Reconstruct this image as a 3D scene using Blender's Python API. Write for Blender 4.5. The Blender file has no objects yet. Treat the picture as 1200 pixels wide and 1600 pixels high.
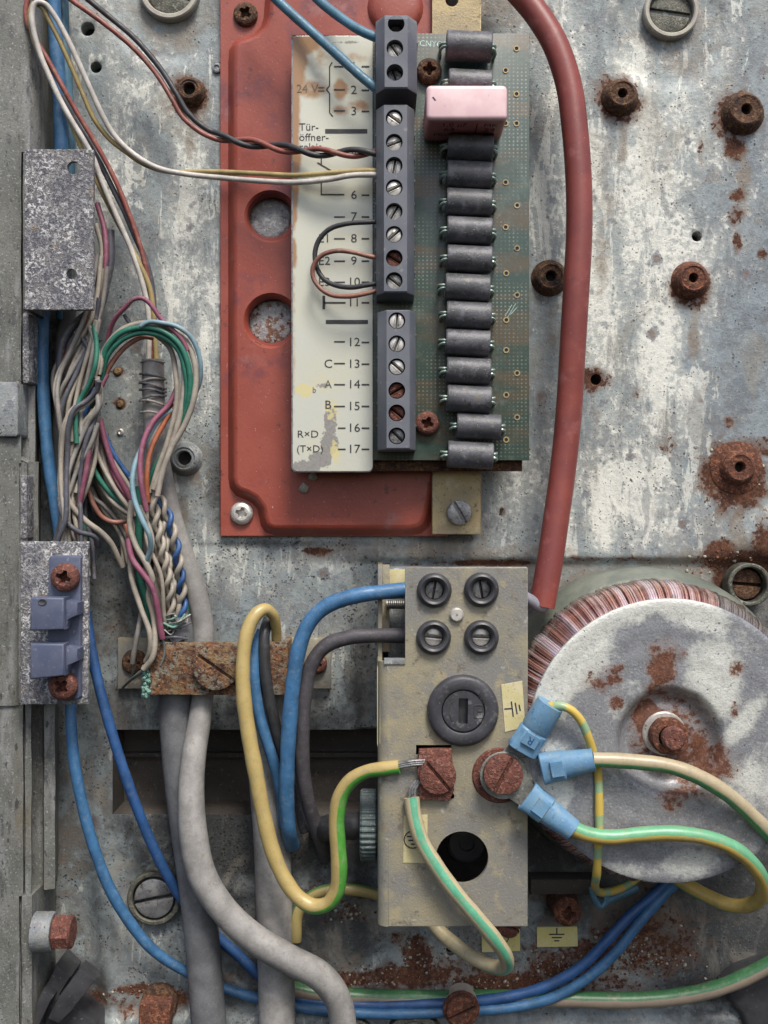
import bpy, bmesh, math, random
import numpy as np
from mathutils import Vector, Matrix
from mathutils.geometry import tessellate_polygon

random.seed(7)
C = bpy.context.scene.collection
S = 0.00015          # one unit of the drawing = 0.15 mm
D = 1700.0           # distance of the camera from the panel, in those units
R = math.radians

# ------------------------------------------------------------------ camera, world, sun, exposure
cam = bpy.data.cameras.new('camera')
cam.sensor_fit = 'VERTICAL'
cam.sensor_height = 24.0
cam.lens = 24.0 * D / 1600.0
cam.clip_start = 0.01
cam.clip_end = 50
co = bpy.data.objects.new('camera', cam)
C.objects.link(co)
co.location = (0, -D * S, 0)
co.rotation_euler = (R(90), 0, 0)
bpy.context.scene.camera = co

SUN_EL, SUN_AZ = 56.0, 18.0       # elevation; degrees to the right of straight in front of the panel
world = bpy.data.worlds.new('World')
bpy.context.scene.world = world
world.use_nodes = True
wn = world.node_tree
sky = wn.nodes.new('ShaderNodeTexSky')
sky.sky_type = 'NISHITA'
sky.sun_disc = False
sky.sun_elevation = R(SUN_EL)
sky.sun_rotation = R(180 - SUN_AZ)
sky.air_density = 1.0
sky.dust_density = 3.0
bg = wn.nodes['Background']
bg.inputs[1].default_value = 0.12
wn.links.new(sky.outputs[0], bg.inputs[0])

sl = bpy.data.lights.new('sun', 'SUN')
sl.energy = 2.5
sl.angle = R(18)
sl.color = (1.0, 0.965, 0.90)
so = bpy.data.objects.new('sun', sl)
C.objects.link(so)
sd = Vector((math.sin(R(SUN_AZ)) * math.cos(R(SUN_EL)), -math.cos(R(SUN_AZ)) * math.cos(R(SUN_EL)), math.sin(R(SUN_EL))))
so.rotation_euler = sd.to_track_quat('Z', 'Y').to_euler()
so.location = (0, -2, 2)
vs = bpy.context.scene.view_settings
vs.view_transform = 'Standard'
vs.look = 'None'
vs.exposure = 0.66
vs.gamma = 1.0

# ------------------------------------------------------------------ coordinates
def W(x, y, h=0.0):
    """where the thing seen at picture point (x, y) lies when it stands h above the panel"""
    k = (D - h) / D
    return (600 + (x - 600) * k, 800 + (y - 800) * k, h)
def to_world(p):
    return ((p[0] - 600) * S, -p[2] * S, (800 - p[1]) * S)

# ------------------------------------------------------------------ mesh builder (x right, y down, h out of the panel)
def catmull(pts, step=7.0):
    P = [Vector(p) for p in pts]
    if len(P) < 2: return P
    ext = [P[0] * 2 - P[1]] + P + [P[-1] * 2 - P[-2]]
    out, ts = [], []
    for i in range(1, len(ext) - 2):
        p0, p1, p2, p3 = ext[i - 1], ext[i], ext[i + 1], ext[i + 2]
        n = max(2, int(math.ceil((p2 - p1).length / step)))
        t0 = 0.0
        t1 = t0 + max((p1 - p0).length, 1e-3) ** .5
        t2 = t1 + max((p2 - p1).length, 1e-3) ** .5
        t3 = t2 + max((p3 - p2).length, 1e-3) ** .5
        for k in range(n):
            t = t1 + (t2 - t1) * k / n
            A1 = p0 * ((t1 - t) / (t1 - t0)) + p1 * ((t - t0) / (t1 - t0))
            A2 = p1 * ((t2 - t) / (t2 - t1)) + p2 * ((t - t1) / (t2 - t1))
            A3 = p2 * ((t3 - t) / (t3 - t2)) + p3 * ((t - t2) / (t3 - t2))
            B1 = A1 * ((t2 - t) / (t2 - t0)) + A2 * ((t - t0) / (t2 - t0))
            B2 = A2 * ((t3 - t) / (t3 - t1)) + A3 * ((t - t1) / (t3 - t1))
            out.append(B1 * ((t2 - t) / (t2 - t1)) + B2 * ((t - t1) / (t2 - t1)))
            ts.append(i - 1 + k / n)
    out.append(P[-1]); ts.append(len(P) - 1)
    catmull.ts = ts
    return out

def circle(cx, cy, r, n=32, a0=0.0):
    return [(cx + r * math.cos(a0 + 2 * math.pi * i / n), cy + r * math.sin(a0 + 2 * math.pi * i / n)) for i in range(n)]
def rrect(x0, y0, x1, y1, r=4, n=4):
    out = []
    for cx, cy, a in ((x1 - r, y1 - r, 0), (x0 + r, y1 - r, 90), (x0 + r, y0 + r, 180), (x1 - r, y0 + r, 270)):
        for k in range(n + 1):
            t = R(a + 90 * k / n)
            out.append((cx + r * math.cos(t), cy + r * math.sin(t)))
    return out
def area2(o):
    return sum(o[i][0] * o[(i + 1) % len(o)][1] - o[(i + 1) % len(o)][0] * o[i][1] for i in range(len(o)))
def inset(o, d):
    n = len(o); sgn = 1 if area2(o) > 0 else -1
    out = []
    for i in range(n):
        a, b, c = Vector(o[i - 1]), Vector(o[i]), Vector(o[(i + 1) % n])
        e1 = (b - a); e2 = (c - b)
        if e1.length < 1e-6 or e2.length < 1e-6:
            out.append(tuple(b)); continue
        e1.normalize(); e2.normalize()
        n1 = Vector((-e1.y, e1.x)) * sgn; n2 = Vector((-e2.y, e2.x)) * sgn
        m = n1 + n2
        if m.length < 1e-4: m = n1.copy()
        m.normalize()
        k = min(2.0, 1 / max(.3, m.dot(n1)))
        out.append(tuple(b + m * d * k))
    return out
def rot2(o, cx, cy, a):
    c, s = math.cos(R(a)), math.sin(R(a))
    return [(cx + (x - cx) * c - (y - cy) * s, cy + (x - cx) * s + (y - cy) * c) for x, y in o]

class MB:
    def __init__(self):
        self.v = []; self.f = []; self.uv = []; self.M = None
    def add(self, vs_, fs, uv=None):
        b = len(self.v)
        for i, p in enumerate(vs_):
            q = Vector(p)
            if self.M is not None: q = self.M @ q
            self.v.append(tuple(q)); self.uv.append(uv[i] if uv else (0.0, 0.0))
        for f in fs: self.f.append(tuple(b + i for i in f))
        return self
    def loft(self, rings, cap0=True, cap1=True, closed=True):
        n = len(rings[0]); V = [p for r in rings for p in r]; F = []
        m = n if closed else n - 1
        for k in range(len(rings) - 1):
            for i in range(m):
                j = (i + 1) % n
                F.append((k * n + i, k * n + j, (k + 1) * n + j, (k + 1) * n + i))
        if cap0: F.append(tuple(range(n)))
        if cap1: F.append(tuple((len(rings) - 1) * n + i for i in range(n)))
        return self.add(V, F)
    def prism(self, o, h0, h1, b=1.5, seg=2, holes=(), depth=None, bottom=True):
        rings = [[(x, y, h0) for x, y in o]]
        if b > 0:
            for k in range(seg + 1):
                a = math.pi / 2 * k / seg
                q = inset(o, b * (1 - math.cos(a)))
                rings.append([(x, y, h1 - b + b * math.sin(a)) for x, y in q])
        else:
            rings.append([(x, y, h1) for x, y in o])
        if not holes:
            return self.loft(rings, bottom, True)
        thru = depth is None or abs(depth - h0) < 1e-6
        self.loft(rings, bottom and not thru, False)
        top = rings[-1]
        polys = [[Vector(p) for p in top]] + [[Vector((x, y, h1)) for x, y in hh] for hh in holes]
        flat = [p for pl in polys for p in pl]
        tris = tessellate_polygon(polys)
        self.add(flat, tris)
        dz = depth if depth is not None else h0
        if thru:
            polys = [[Vector((x, y, h0)) for x, y in o]] + [[Vector((x, y, h0)) for x, y in hh] for hh in holes]
            self.add([p for pl in polys for p in pl], tessellate_polygon(polys))
        for hh in holes:
            self.loft([[(x, y, h1) for x, y in hh], [(x, y, dz) for x, y in hh]], False, not thru)
        return self
    def box(self, x0, y0, x1, y1, h0, h1, b=1.2, r=0):
        o = rrect(x0, y0, x1, y1, r, 3) if r else [(x0, y0), (x1, y0), (x1, y1), (x0, y1)]
        return self.prism(o, h0, h1, b)
    def lathe(self, cx, cy, prof, n=32, cap0=True, cap1=True, rx=1.0):
        return self.loft([[(cx + r * rx * math.cos(2 * math.pi * i / n), cy + r * math.sin(2 * math.pi * i / n), h) for i in range(n)] for r, h in prof], cap0, cap1)
    def tube(self, pts, r, n=12, step=7.0, cap=True, rpts=None, ph=0.0):
        P = catmull(pts, step); ts = catmull.ts; sd_ = (pts[0][0] * 1.3 + pts[-1][1] * .7) % 6.28
        H = Vector((0, 0, 1)); V = []; U = []; L = 0.0; prev = None
        rr = rpts
        for i, p in enumerate(P):
            t = (P[min(i + 1, len(P) - 1)] - P[max(i - 1, 0)])
            if t.length < 1e-6: t = Vector((1, 0, 0))
            t.normalize()
            nrm = H - t * H.dot(t)
            if prev is not None and nrm.length < .5:
                nrm = prev - t * prev.dot(t)
            if nrm.length < 1e-3: nrm = Vector((1, 0, 0)) - t * t.x
            nrm.normalize()
            if prev is not None:
                q = (prev - t * prev.dot(t)); 
                if q.length > 1e-4: nrm = (nrm * .5 + q.normalized() * .5).normalized()
            prev = nrm
            bi = t.cross(nrm)
            if i: L += (p - P[i - 1]).length
            if rr:
                k = min(int(ts[i]), len(rr) - 2); fr = ts[i] - k
                rad = rr[k] * (1 - fr) + rr[k + 1] * fr
            else: rad = r
            if 3 < r < 15: rad *= 1 + .022 * math.sin(L / 17.0 + sd_) + .018 * math.sin(L / 7.3 + 2 * sd_)
            for j in range(n + 1):
                a = 2 * math.pi * j / n + math.pi + ph
                V.append(p + nrm * (rad * math.cos(a)) + bi * (rad * math.sin(a))); U.append((j / n + .5, L))
        m = n + 1; F = []
        for k in range(len(P) - 1):
            for j in range(n):
                F.append((k * m + j, k * m + j + 1, (k + 1) * m + j + 1, (k + 1) * m + j))
        if cap:
            F.append(tuple(range(n))); F.append(tuple((len(P) - 1) * m + j for j in range(n)))
        return self.add(V, F, U)

def root_loc(o):
    while o.parent: o = o.parent
    return o.location
def thing(name, label, cat, pos, group=None):
    o = bpy.data.objects.new(name, None); C.objects.link(o)
    o.empty_display_size = .005
    o.location = to_world(pos); o['label'] = label; o['category'] = cat
    if group: o['group'] = group
    return o
def build(name, mb, mat, parent=None, angle=38, kind=None, label=None):
    W3 = [Vector(to_world(p)) for p in mb.v]
    if parent is None:
        a = np.array(W3); org = Vector((a.min(0) + a.max(0)) / 2)
    else: org = root_loc(parent)
    me = bpy.data.meshes.new(name)
    me.from_pydata([tuple(p - org) for p in W3], [], mb.f)
    if any(u != (0.0, 0.0) for u in mb.uv):
        ul = me.uv_layers.new(name='uv')
        idx = np.empty(len(me.loops), dtype=np.int32); me.loops.foreach_get('vertex_index', idx)
        ul.data.foreach_set('uv', np.array(mb.uv, dtype=np.float32)[idx].ravel())
    bm = bmesh.new(); bm.from_mesh(me)
    bmesh.ops.recalc_face_normals(bm, faces=bm.faces)
    bm.to_mesh(me); bm.free()
    me.polygons.foreach_set('use_smooth', [True] * len(me.polygons))
    me.set_sharp_from_angle(angle=R(angle))
    me.materials.append(mat)
    o = bpy.data.objects.new(name, me); C.objects.link(o)
    if parent is None: o.location = org
    else: o.parent = parent
    if kind: o['kind'] = kind
    if label: o['label'] = label
    return o
def solo(name, mb, mat, label, cat, group=None, angle=38):
    o = build(name, mb, mat, None, angle)
    o['label'] = label; o['category'] = cat
    if group: o['group'] = group
    return o

# ------------------------------------------------------------------ materials
class NT:
    def __init__(self, name):
        self.m = bpy.data.materials.new(name); self.m.use_nodes = True
        self.t = self.m.node_tree; self.b = self.t.nodes['Principled BSDF']
        g = self.t.nodes.new('ShaderNodeNewGeometry')
        v = self.t.nodes.new('ShaderNodeVectorMath'); v.operation = 'SCALE'; v.inputs[3].default_value = 1 / S
        self.t.links.new(g.outputs['Position'], v.inputs[0]); self.P = v.outputs[0]
    def L(self, a, b): self.t.links.new(a, b)
    def noise(self, size, detail=3.0, rough=.6, st=None, dist=0.0, off=0.0):
        n = self.t.nodes.new('ShaderNodeTexNoise')
        n.inputs['Scale'].default_value = 1.0; n.inputs['Detail'].default_value = detail
        n.inputs['Roughness'].default_value = rough; n.inputs['Distortion'].default_value = dist
        mp = self.t.nodes.new('ShaderNodeMapping'); st = st or (1, 1, 1)
        mp.inputs['Scale'].default_value = (st[0] / size, st[1] / size, st[2] / size)
        mp.inputs['Location'].default_value = (off, off * .7, off * 1.3)
        self.L(self.P, mp.inputs['Vector']); self.L(mp.outputs[0], n.inputs['Vector'])
        return n.outputs['Fac']
    def vor(self, size, st=None, rnd=1.0, feature='F1'):
        n = self.t.nodes.new('ShaderNodeTexVoronoi'); n.feature = feature
        n.inputs['Scale'].default_value = 1.0; n.inputs['Randomness'].default_value = rnd
        mp = self.t.nodes.new('ShaderNodeMapping'); st = st or (1, 1, 1)
        mp.inputs['Scale'].default_value = (st[0] / size, st[1] / size, st[2] / size)
        self.L(self.P, mp.inputs['Vector']); self.L(mp.outputs[0], n.inputs['Vector'])
        return n.outputs['Distance']
    def val(self, x, sock):
        if isinstance(x, (int, float)): sock.default_value = x
        else: self.L(x, sock)
    def math(self, op, a, b=0.0):
        n = self.t.nodes.new('ShaderNodeMath'); n.operation = op
        self.val(a, n.inputs[0]); self.val(b, n.inputs[1]); return n.outputs[0]
    def mr(self, x, lo, hi, a=0.0, b=1.0):
        n = self.t.nodes.new('ShaderNodeMapRange'); n.interpolation_type = 'SMOOTHSTEP'
        if lo > hi: lo, hi, a, b = hi, lo, b, a
        n.inputs[1].default_value = lo; n.inputs[2].default_value = hi
        n.inputs[3].default_value = a; n.inputs[4].default_value = b
        self.L(x, n.inputs[0]); return n.outputs[0]
    def mix(self, f, a, b):
        n = self.t.nodes.new('ShaderNodeMix'); n.data_type = 'RGBA'
        self.val(f, n.inputs[0])
        for x, s in ((a, n.inputs[6]), (b, n.inputs[7])):
            if isinstance(x, (tuple, list)): s.default_value = (x[0], x[1], x[2], 1)
            else: self.L(x, s)
        return n.outputs[2]
    def attr(self, name):
        n = self.t.nodes.new('ShaderNodeAttribute'); n.attribute_name = name; return n.outputs['Fac']
    def uv(self):
        n = self.t.nodes.new('ShaderNodeUVMap'); n.uv_map = 'uv'
        s = self.t.nodes.new('ShaderNodeSeparateXYZ'); self.L(n.outputs[0], s.inputs[0]); return s.outputs[0], s.outputs[1]
    def end(self, col, rough=.6, metal=0.0, bump=None, bs=.5, bd=1.0, spec=.5, coat=0.0, bump2=None):
        if isinstance(col, (tuple, list)): self.b.inputs['Base Color'].default_value = (*col, 1)
        else: self.L(col, self.b.inputs['Base Color'])
        self.val(rough, self.b.inputs['Roughness']); self.val(metal, self.b.inputs['Metallic'])
        self.b.inputs['Specular IOR Level'].default_value = spec
        self.b.inputs['Coat Weight'].default_value = coat
        self.b.inputs['Coat Roughness'].default_value = .15
        if bump is not None:
            n = self.t.nodes.new('ShaderNodeBump'); n.inputs['Strength'].default_value = bs
            n.inputs['Distance'].default_value = bd * S
            self.L(bump, n.inputs['Height']); self.L(n.outputs[0], self.b.inputs['Normal'])
        return self.m

def worn(name, c1, c2, size=40, layers=(), rough=.6, metal=0.0, bsize=4, bs=.4, bd=1.5, spec=.5, grain=.0, st=None, coat=0.0):
    """base colour with a second tone and weathering layers (size, detail, lo, hi, colour[, stretch])"""
    k = NT(name)
    col = k.mix(k.mr(k.noise(size, 4, .6, st), .35, .65), c1, c2)
    for i, l in enumerate(layers):
        nz = k.noise(l[0], l[1], .62, l[5] if len(l) > 5 else None, 0, 3.1 * i + 1)
        col = k.mix(k.mr(nz, l[2], l[3]), col, l[4])
    if grain:
        g = k.noise(3.0, 2, .7, None, 0, 9)
        col = k.mix(k.mr(g, .3, .75, 0, grain), col, (min(1, c1[0] * 2.2 + .05), min(1, c1[1] * 2.2 + .05), min(1, c1[2] * 2.2 + .05)))
    return k.end(col, rough, metal, k.noise(bsize, 4, .65), bs, bd, spec, coat)

RUST1, RUST2, RUST3 = (.15, .055, .026), (.28, .115, .045), (.05, .021, .014)

def galv(name, base=(.236, .268, .266), light=(.58, .575, .515), mid=(.128, .140, .147), masks=True, dots=.5, speck=(.022, .022, .024)):
    """weathered zinc: streaks of pale oxide, grey bloom, dark pits, rust where the attributes say"""
    k = NT(name)
    nz = k.noise(110, 6, .66, (1.0, 1.0, .4), .7)
    nf = k.noise(30, 5, .62, None, .5, 5)
    nv = k.noise(9, 4, .66, None, 0, 11)
    fg = k.noise(3.4, 4, .8, None, 0, 2)
    col = k.mix(k.mr(nf, .38, .62, 0, .8), base, mid)
    n2 = k.math('ADD', k.math('MULTIPLY', nz, .5), k.math('MULTIPLY', nf, .3))
    n2 = k.math('ADD', n2, k.math('MULTIPLY', nv, .2))
    wsum = n2 if not masks else k.math('ADD', n2, k.math('MULTIPLY', k.attr('pale'), .17))
    if masks: col = k.mix(k.math('MULTIPLY', k.attr('sky_tint'), .38), col, k.mix(k.mr(nf, .36, .64), (.18, .215, .265), (.115, .135, .165)))  # mixes the painted sky reflection into the base colour
    col = k.mix(k.mr(wsum, .47, .64, 0, .5), col, light)
    ws2 = k.math('ADD', wsum, k.math('MULTIPLY', k.math('SUBTRACT', nv, .5), .35))
    ws2 = k.math('ADD', ws2, k.math('MULTIPLY', k.math('SUBTRACT', fg, .5), .08))
    col = k.mix(k.mr(ws2, .58, .70, 0, .8), col, tuple(min(1, x * 1.18) for x in light))
    # crisp pale runs, mostly vertical
    rn = k.math('ADD', k.noise(30, 6, .68, (1, 1, .22), .8, 61), k.math('MULTIPLY', k.math('SUBTRACT', nv, .5), .12))
    if masks: rn = k.math('ADD', rn, k.math('MULTIPLY', k.attr('pale'), .13))
    col = k.mix(k.mr(rn, .595, .625, 0, .6), col, tuple(min(1, x * 1.1) for x in light))
    rd = k.noise(44, 6, .68, (1, 1, .35), .8, 91)
    col = k.mix(k.mr(rd, .56, .62, 0, .5), col, mid)
    # grey bloom spots
    v1 = k.math('ADD', k.vor(13), k.math('MULTIPLY', nv, .35))
    vg = k.mr(k.noise(75, 4, .6, None, .5, 71), .42, .56)
    col = k.mix(k.math('MULTIPLY', k.mr(v1, .40, .28, 0, .75), vg), col, (.115, .13, .135))
    v3 = k.math('ADD', k.vor(7), k.math('MULTIPLY', nf, .6))
    col = k.mix(k.math('MULTIPLY', k.mr(v3, .50, .40, 0, .45), k.mr(rd, .48, .56)), col, (.12, .13, .14))
    v2 = k.math('ADD', k.vor(31), k.math('MULTIPLY', nv, .8))
    col = k.mix(k.mr(v2, .62, .50, 0, .6), col, (.14, .148, .165))
    v4 = k.math('ADD', k.vor(61), k.math('MULTIPLY', nv, .35))
    col = k.mix(k.mr(v4, .36, .31, 0, .75), col, (.13, .135, .155))
    col = k.mix(k.mr(v4, .285, .25, 0, .7), col, (.17, .12, .09))
    # grain
    col = k.mix(k.mr(fg, .52, .76, 0, .30), col, (.62, .64, .64))
    col = k.mix(k.mr(fg, .46, .28, 0, .42), col, (.07, .075, .085))
    # black pits: small separate spots in patches
    gate = k.mr(k.noise(70, 4, .6, None, .5, 33), .46, .62)
    pa = k.math('MULTIPLY', gate, .02 + dots * .03)
    if masks: pa = k.math('ADD', pa, k.math('MULTIPLY', k.attr('pits'), .14))
    def pitset(size, w):
        q = k.math('ADD', k.vor(size), k.math('MULTIPLY', k.math('SUBTRACT', fg, .5), -.7))
        q = k.math('ADD', q, k.math('MULTIPLY', k.math('SUBTRACT', nv, .5), -.9))
        return k.mr(k.math('SUBTRACT', q, k.math('MULTIPLY', pa, w)), .13, .03)
    pit = k.math('MAXIMUM', pitset(5.0, 1.1), pitset(9.0, .6))
    pit = k.math('MULTIPLY', pit, k.mr(k.noise(38, 4, .65, None, .4, 88), .38, .58, .15, 1.0))
    if masks:
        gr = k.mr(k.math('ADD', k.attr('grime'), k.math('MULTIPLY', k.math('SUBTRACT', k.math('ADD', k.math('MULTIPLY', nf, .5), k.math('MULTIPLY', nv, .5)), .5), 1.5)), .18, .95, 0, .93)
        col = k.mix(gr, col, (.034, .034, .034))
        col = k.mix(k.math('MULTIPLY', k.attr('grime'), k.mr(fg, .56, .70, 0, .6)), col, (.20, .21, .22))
        ol = k.math('ADD', k.attr('ochre'), k.math('MULTIPLY', k.math('SUBTRACT', nf, .5), 1.3))
        col = k.mix(k.mr(ol, .3, .8, 0, .7), col, k.mix(nv, (.14, .10, .07), (.24, .20, .15)))
    stn = k.noise(85, 6, .66, (1, 1, .6), .8, 44)
    col = k.mix(k.mr(stn, .52, .66, 0, .5), col, k.mix(nv, (.16, .14, .11), (.30, .28, .235)))
    col = k.mix(k.math('MULTIPLY', pit, .88), col, speck)
    rough = .55
    if masks:
        # a brown halo, then the crust itself
        rs0 = k.math('ADD', k.attr('rust'), k.math('MULTIPLY', k.math('SUBTRACT', nf, .5), 1.0))
        col = k.mix(k.mr(rs0, .22, .6, 0, .7), col, (.13, .075, .05))
        rs = k.math('ADD', rs0, k.math('MULTIPLY', k.math('SUBTRACT', nv, .5), 1.3))
        rs = k.math('ADD', rs, k.math('MULTIPLY', k.math('SUBTRACT', fg, .5), .5))
        rc = k.mix(k.mr(nv, .35, .65), (.115, .046, .024), (.05, .023, .016))
        rc = k.mix(k.mr(fg, .5, .72, 0, .7), rc, (.26, .11, .05))
        rc = k.mix(k.mr(fg, .62, .76, 0, .6), rc, (.45, .36, .28))
        rmask = k.mr(rs, .44, .62)
        col = k.mix(rmask, col, rc)
        rough = k.mr(rmask, 0, 1, .55, .95)
    bmp = k.math('ADD', k.math('MULTIPLY', fg, .6), k.math('SUBTRACT', nv, pit))
    return k.end(col, rough, .12, bmp, .6, 1.8, .4)

M = {}
M['panel'] = galv('galvanised_panel')
M['zinc'] = galv('zinc_flat', (.20, .21, .21), (.42, .43, .41), masks=False, dots=1.0)
M['zinc_pale'] = worn('pale_zinc', (.36, .37, .38), (.26, .27, .28), 14, [(7, 5, .50, .64, (.52, .53, .52)), (3.4, 3, .60, .70, (.08, .08, .085)), (18, 5, .60, .70, (.14, .14, .15))], .5, .2, 4, .7, 2)
M['zinc_rusty'] = worn('rusty_zinc', (.42, .42, .41), (.30, .30, .30), 14, [(13, 5, .50, .60, (.20, .10, .06)), (8, 5, .56, .66, (.09, .035, .022)), (6, 4, .58, .68, (.60, .59, .56)), (3.4, 3, .62, .72, (.07, .06, .06))], .5, .2, 4, .8, 2.4)
M['zinc_dark'] = worn('zinc_rail', (.098, .100, .088), (.145, .146, .13), 60,
    [(22, 6, .50, .66, (.20, .20, .195), (1, 1, .18)), (12, 5, .55, .68, (.065, .066, .066), (1, 1, .3)), (3.5, 3, .58, .70, (.28, .28, .27)), (3.2, 3, .60, .70, (.04, .04, .042)), (70, 5, .54, .72, (.12, .095, .06), (1, 1, .25)), (9, 5, .60, .70, (.045, .042, .036), (1, 1, .4))], .6, .1, 4, .5, 1.5)
def spk_mat():
    k = NT('corroded_plate')
    nb = k.noise(50, 5, .65, None, .4); nf = k.noise(7, 4, .75, None, .6, 3); fg = k.noise(3.6, 3, .8, None, 0, 5)
    col = k.mix(k.mr(k.noise(22, 4), .4, .6), (.105, .103, .118), (.17, .162, .162))
    m_ = k.math('MULTIPLY', k.mr(k.math('ADD', k.math('MULTIPLY', nf, .6), k.math('MULTIPLY', fg, .4)), .48, .58), k.mr(nb, .44, .56, .35, 1.0))
    col = k.mix(m_, col, (.60, .59, .58))
    col = k.mix(k.mr(fg, .44, .34, 0, .8), col, (.035, .033, .04))
    col = k.mix(k.mr(k.noise(40, 5, .6, None, 0, 9), .60, .72, 0, .7), col, (.20, .13, .07))
    return k.end(col, .6, .15, k.math('ADD', nf, fg), .9, 3)
M['plate_spk'] = spk_mat()
M['red'] = worn('red_paint', (.235, .043, .025), (.275, .060, .038), 90,
    [(110, 5, .52, .66, (.15, .035, .04)), (60, 6, .60, .74, (.27, .10, .085)), (16, 6, .60, .72, (.12, .03, .024)), (2.6, 2, .69, .76, (.42, .28, .25)), (9, 5, .71, .76, (.04, .022, .018))], .45, 0, 5, .3, 1.0)
M['brass'] = worn('brass', (.36, .275, .14), (.26, .21, .125), 40,
    [(8, 5, .56, .72, (.13, .10, .06)), (30, 5, .58, .72, (.40, .34, .22)), (3, 3, .62, .74, (.08, .07, .05))], .45, .3, 3, .5, 1)
M['gold_zinc'] = worn('yellow_passivated_steel', (.315, .272, .175), (.255, .235, .175), 120,
    [(110, 6, .44, .60, (.205, .198, .178)), (34, 6, .54, .70, (.33, .285, .18)), (16, 6, .56, .72, (.15, .125, .095)), (3.4, 3, .60, .76, (.38, .35, .29)), (44, 6, .60, .72, (.26, .17, .09)), (4, 5, .66, .73, (.07, .055, .045)), (22, 6, .62, .72, (.42, .40, .34))], .5, .2, 3, .5, 1.4)
M['steel'] = worn('dull_steel', (.30, .295, .285), (.19, .185, .19), 14, [(6, 4, .55, .7, (.09, .075, .065)), (3, 3, .6, .72, (.42, .42, .40))], .4, .6, 3, .6, 1)
M['steel_bright'] = worn('bright_screw', (.66, .63, .57), (.48, .45, .42), 10, [(7, 3, .60, .70, (.20, .14, .10))], .35, .55, 3, .4, .8)
M['pale_steel'] = worn('pale_lug', (.26, .265, .235), (.17, .17, .155), 14, [(4, 3, .6, .7, (.40, .39, .35)), (8, 5, .58, .70, (.12, .07, .045))], .5, .45, 3, .6, 1.4)
M['rust'] = worn('rust', (.125, .040, .020), (.075, .027, .016), 12, [(6, 5, .50, .62, (.24, .095, .045)), (5, 4, .57, .66, (.028, .014, .011)), (2.6, 3, .66, .74, (.42, .28, .20))], .85, 0, 3.5, 1.0, 3.5)
M['rust_brown'] = worn('brown_rust', (.105, .050, .025), (.065, .028, .017), 12, [(6, 5, .50, .64, (.19, .105, .045)), (5, 4, .53, .66, (.024, .014, .010)), (2.6, 3, .68, .76, (.28, .19, .11)), (20, 5, .56, .66, (.035, .022, .018))], .85, .05, 3.5, 1.0, 3.5)
M['rust_red'] = worn('red_rust', (.155, .048, .030), (.10, .036, .026), 12, [(5, 5, .52, .66, (.27, .12, .08)), (5, 4, .57, .68, (.04, .017, .014)), (2.6, 3, .66, .75, (.46, .32, .26))], .72, .05, 3, .9, 3)
M['rust_gold'] = worn('flaky_rust', (.165, .078, .034), (.095, .046, .026), 26,
    [(22, 6, .46, .58, (.20, .175, .13)), (12, 6, .52, .62, (.22, .095, .035)), (7, 5, .50, .60, (.05, .022, .015)), (3.2, 3, .62, .72, (.42, .33, .22)), (34, 5, .54, .66, (.235, .15, .07))], .8, .05, 4, 1.0, 4)
M['pcb'] = None
M['grey_plastic'] = worn('terminal_plastic', (.095, .102, .122), (.125, .13, .148), 60, [(10, 5, .60, .74, (.20, .20, .205)), (2.6, 2, .72, .78, (.34, .34, .34))], .48, 0, 3, .15, .6)
M['resistor'] = worn('charcoal_body', (.050, .052, .056), (.085, .082, .092), 30, [(14, 5, .50, .68, (.12, .118, .135)), (2.3, 3, .62, .74, (.36, .35, .34)), (7, 5, .56, .70, (.038, .037, .036)), (20, 5, .60, .72, (.13, .12, .10))], .46, 0, 3, .5, 1.1)
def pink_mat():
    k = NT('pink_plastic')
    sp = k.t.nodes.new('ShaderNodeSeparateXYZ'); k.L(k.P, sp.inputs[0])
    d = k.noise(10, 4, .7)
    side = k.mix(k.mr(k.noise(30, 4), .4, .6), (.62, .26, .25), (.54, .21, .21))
    face = k.mix(k.mr(k.noise(50, 5), .4, .62), (.70, .50, .50), (.62, .42, .43))     # paler pink towards the front
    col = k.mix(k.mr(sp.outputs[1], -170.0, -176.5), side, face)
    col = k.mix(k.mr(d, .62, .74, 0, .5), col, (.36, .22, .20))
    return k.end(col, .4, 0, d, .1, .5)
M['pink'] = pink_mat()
M['black'] = worn('black_plastic', (.028, .028, .031), (.045, .044, .047), 30, [(5, 4, .64, .72, (.14, .13, .13))], .42, 0, 4, .2, .7)
M['fuse'] = worn('fuse_cap_plastic', (.028, .028, .032), (.045, .044, .050), 30, [(12, 6, .56, .70, (.10, .098, .10)), (3, 3, .66, .76, (.26, .25, .25)), (26, 5, .62, .70, (.16, .15, .15))], .5, 0, 4, .4, 1)
M['hollow'] = worn('hole_inside', (.012, .011, .011), (.02, .017, .014), 20, [], .9)
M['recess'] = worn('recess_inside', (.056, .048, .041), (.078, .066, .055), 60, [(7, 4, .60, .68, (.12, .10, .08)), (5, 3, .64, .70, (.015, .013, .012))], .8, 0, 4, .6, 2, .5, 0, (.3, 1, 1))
M['sticker'] = worn('yellow_sticker', (.52, .46, .16), (.56, .50, .24), 26, [(4, 3, .62, .72, (.34, .28, .12))], .5, 0, 3, .3, .6)
M['sticker_old'] = worn('pale_sticker', (.50, .44, .22), (.54, .48, .30), 22, [(3, 3, .58, .70, (.34, .28, .15))], .5, 0, 3, .3, .8)
M['ink'] = worn('printing_ink', (.02, .02, .022), (.04, .04, .04), 20, [], .6)
M['ink_faded'] = worn('faded_ink', (.16, .12, .07), (.10, .08, .05), 10, [], .6)
M['ink_red'] = worn('ink_on_pink', (.06, .02, .022), (.10, .03, .03), 6, [], .6)
M['verdigris'] = worn('verdigris', (.13, .28, .23), (.20, .34, .28), 6, [(4, 3, .58, .66, (.08, .12, .10))], .9, 0, 3, 1, 3)
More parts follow.
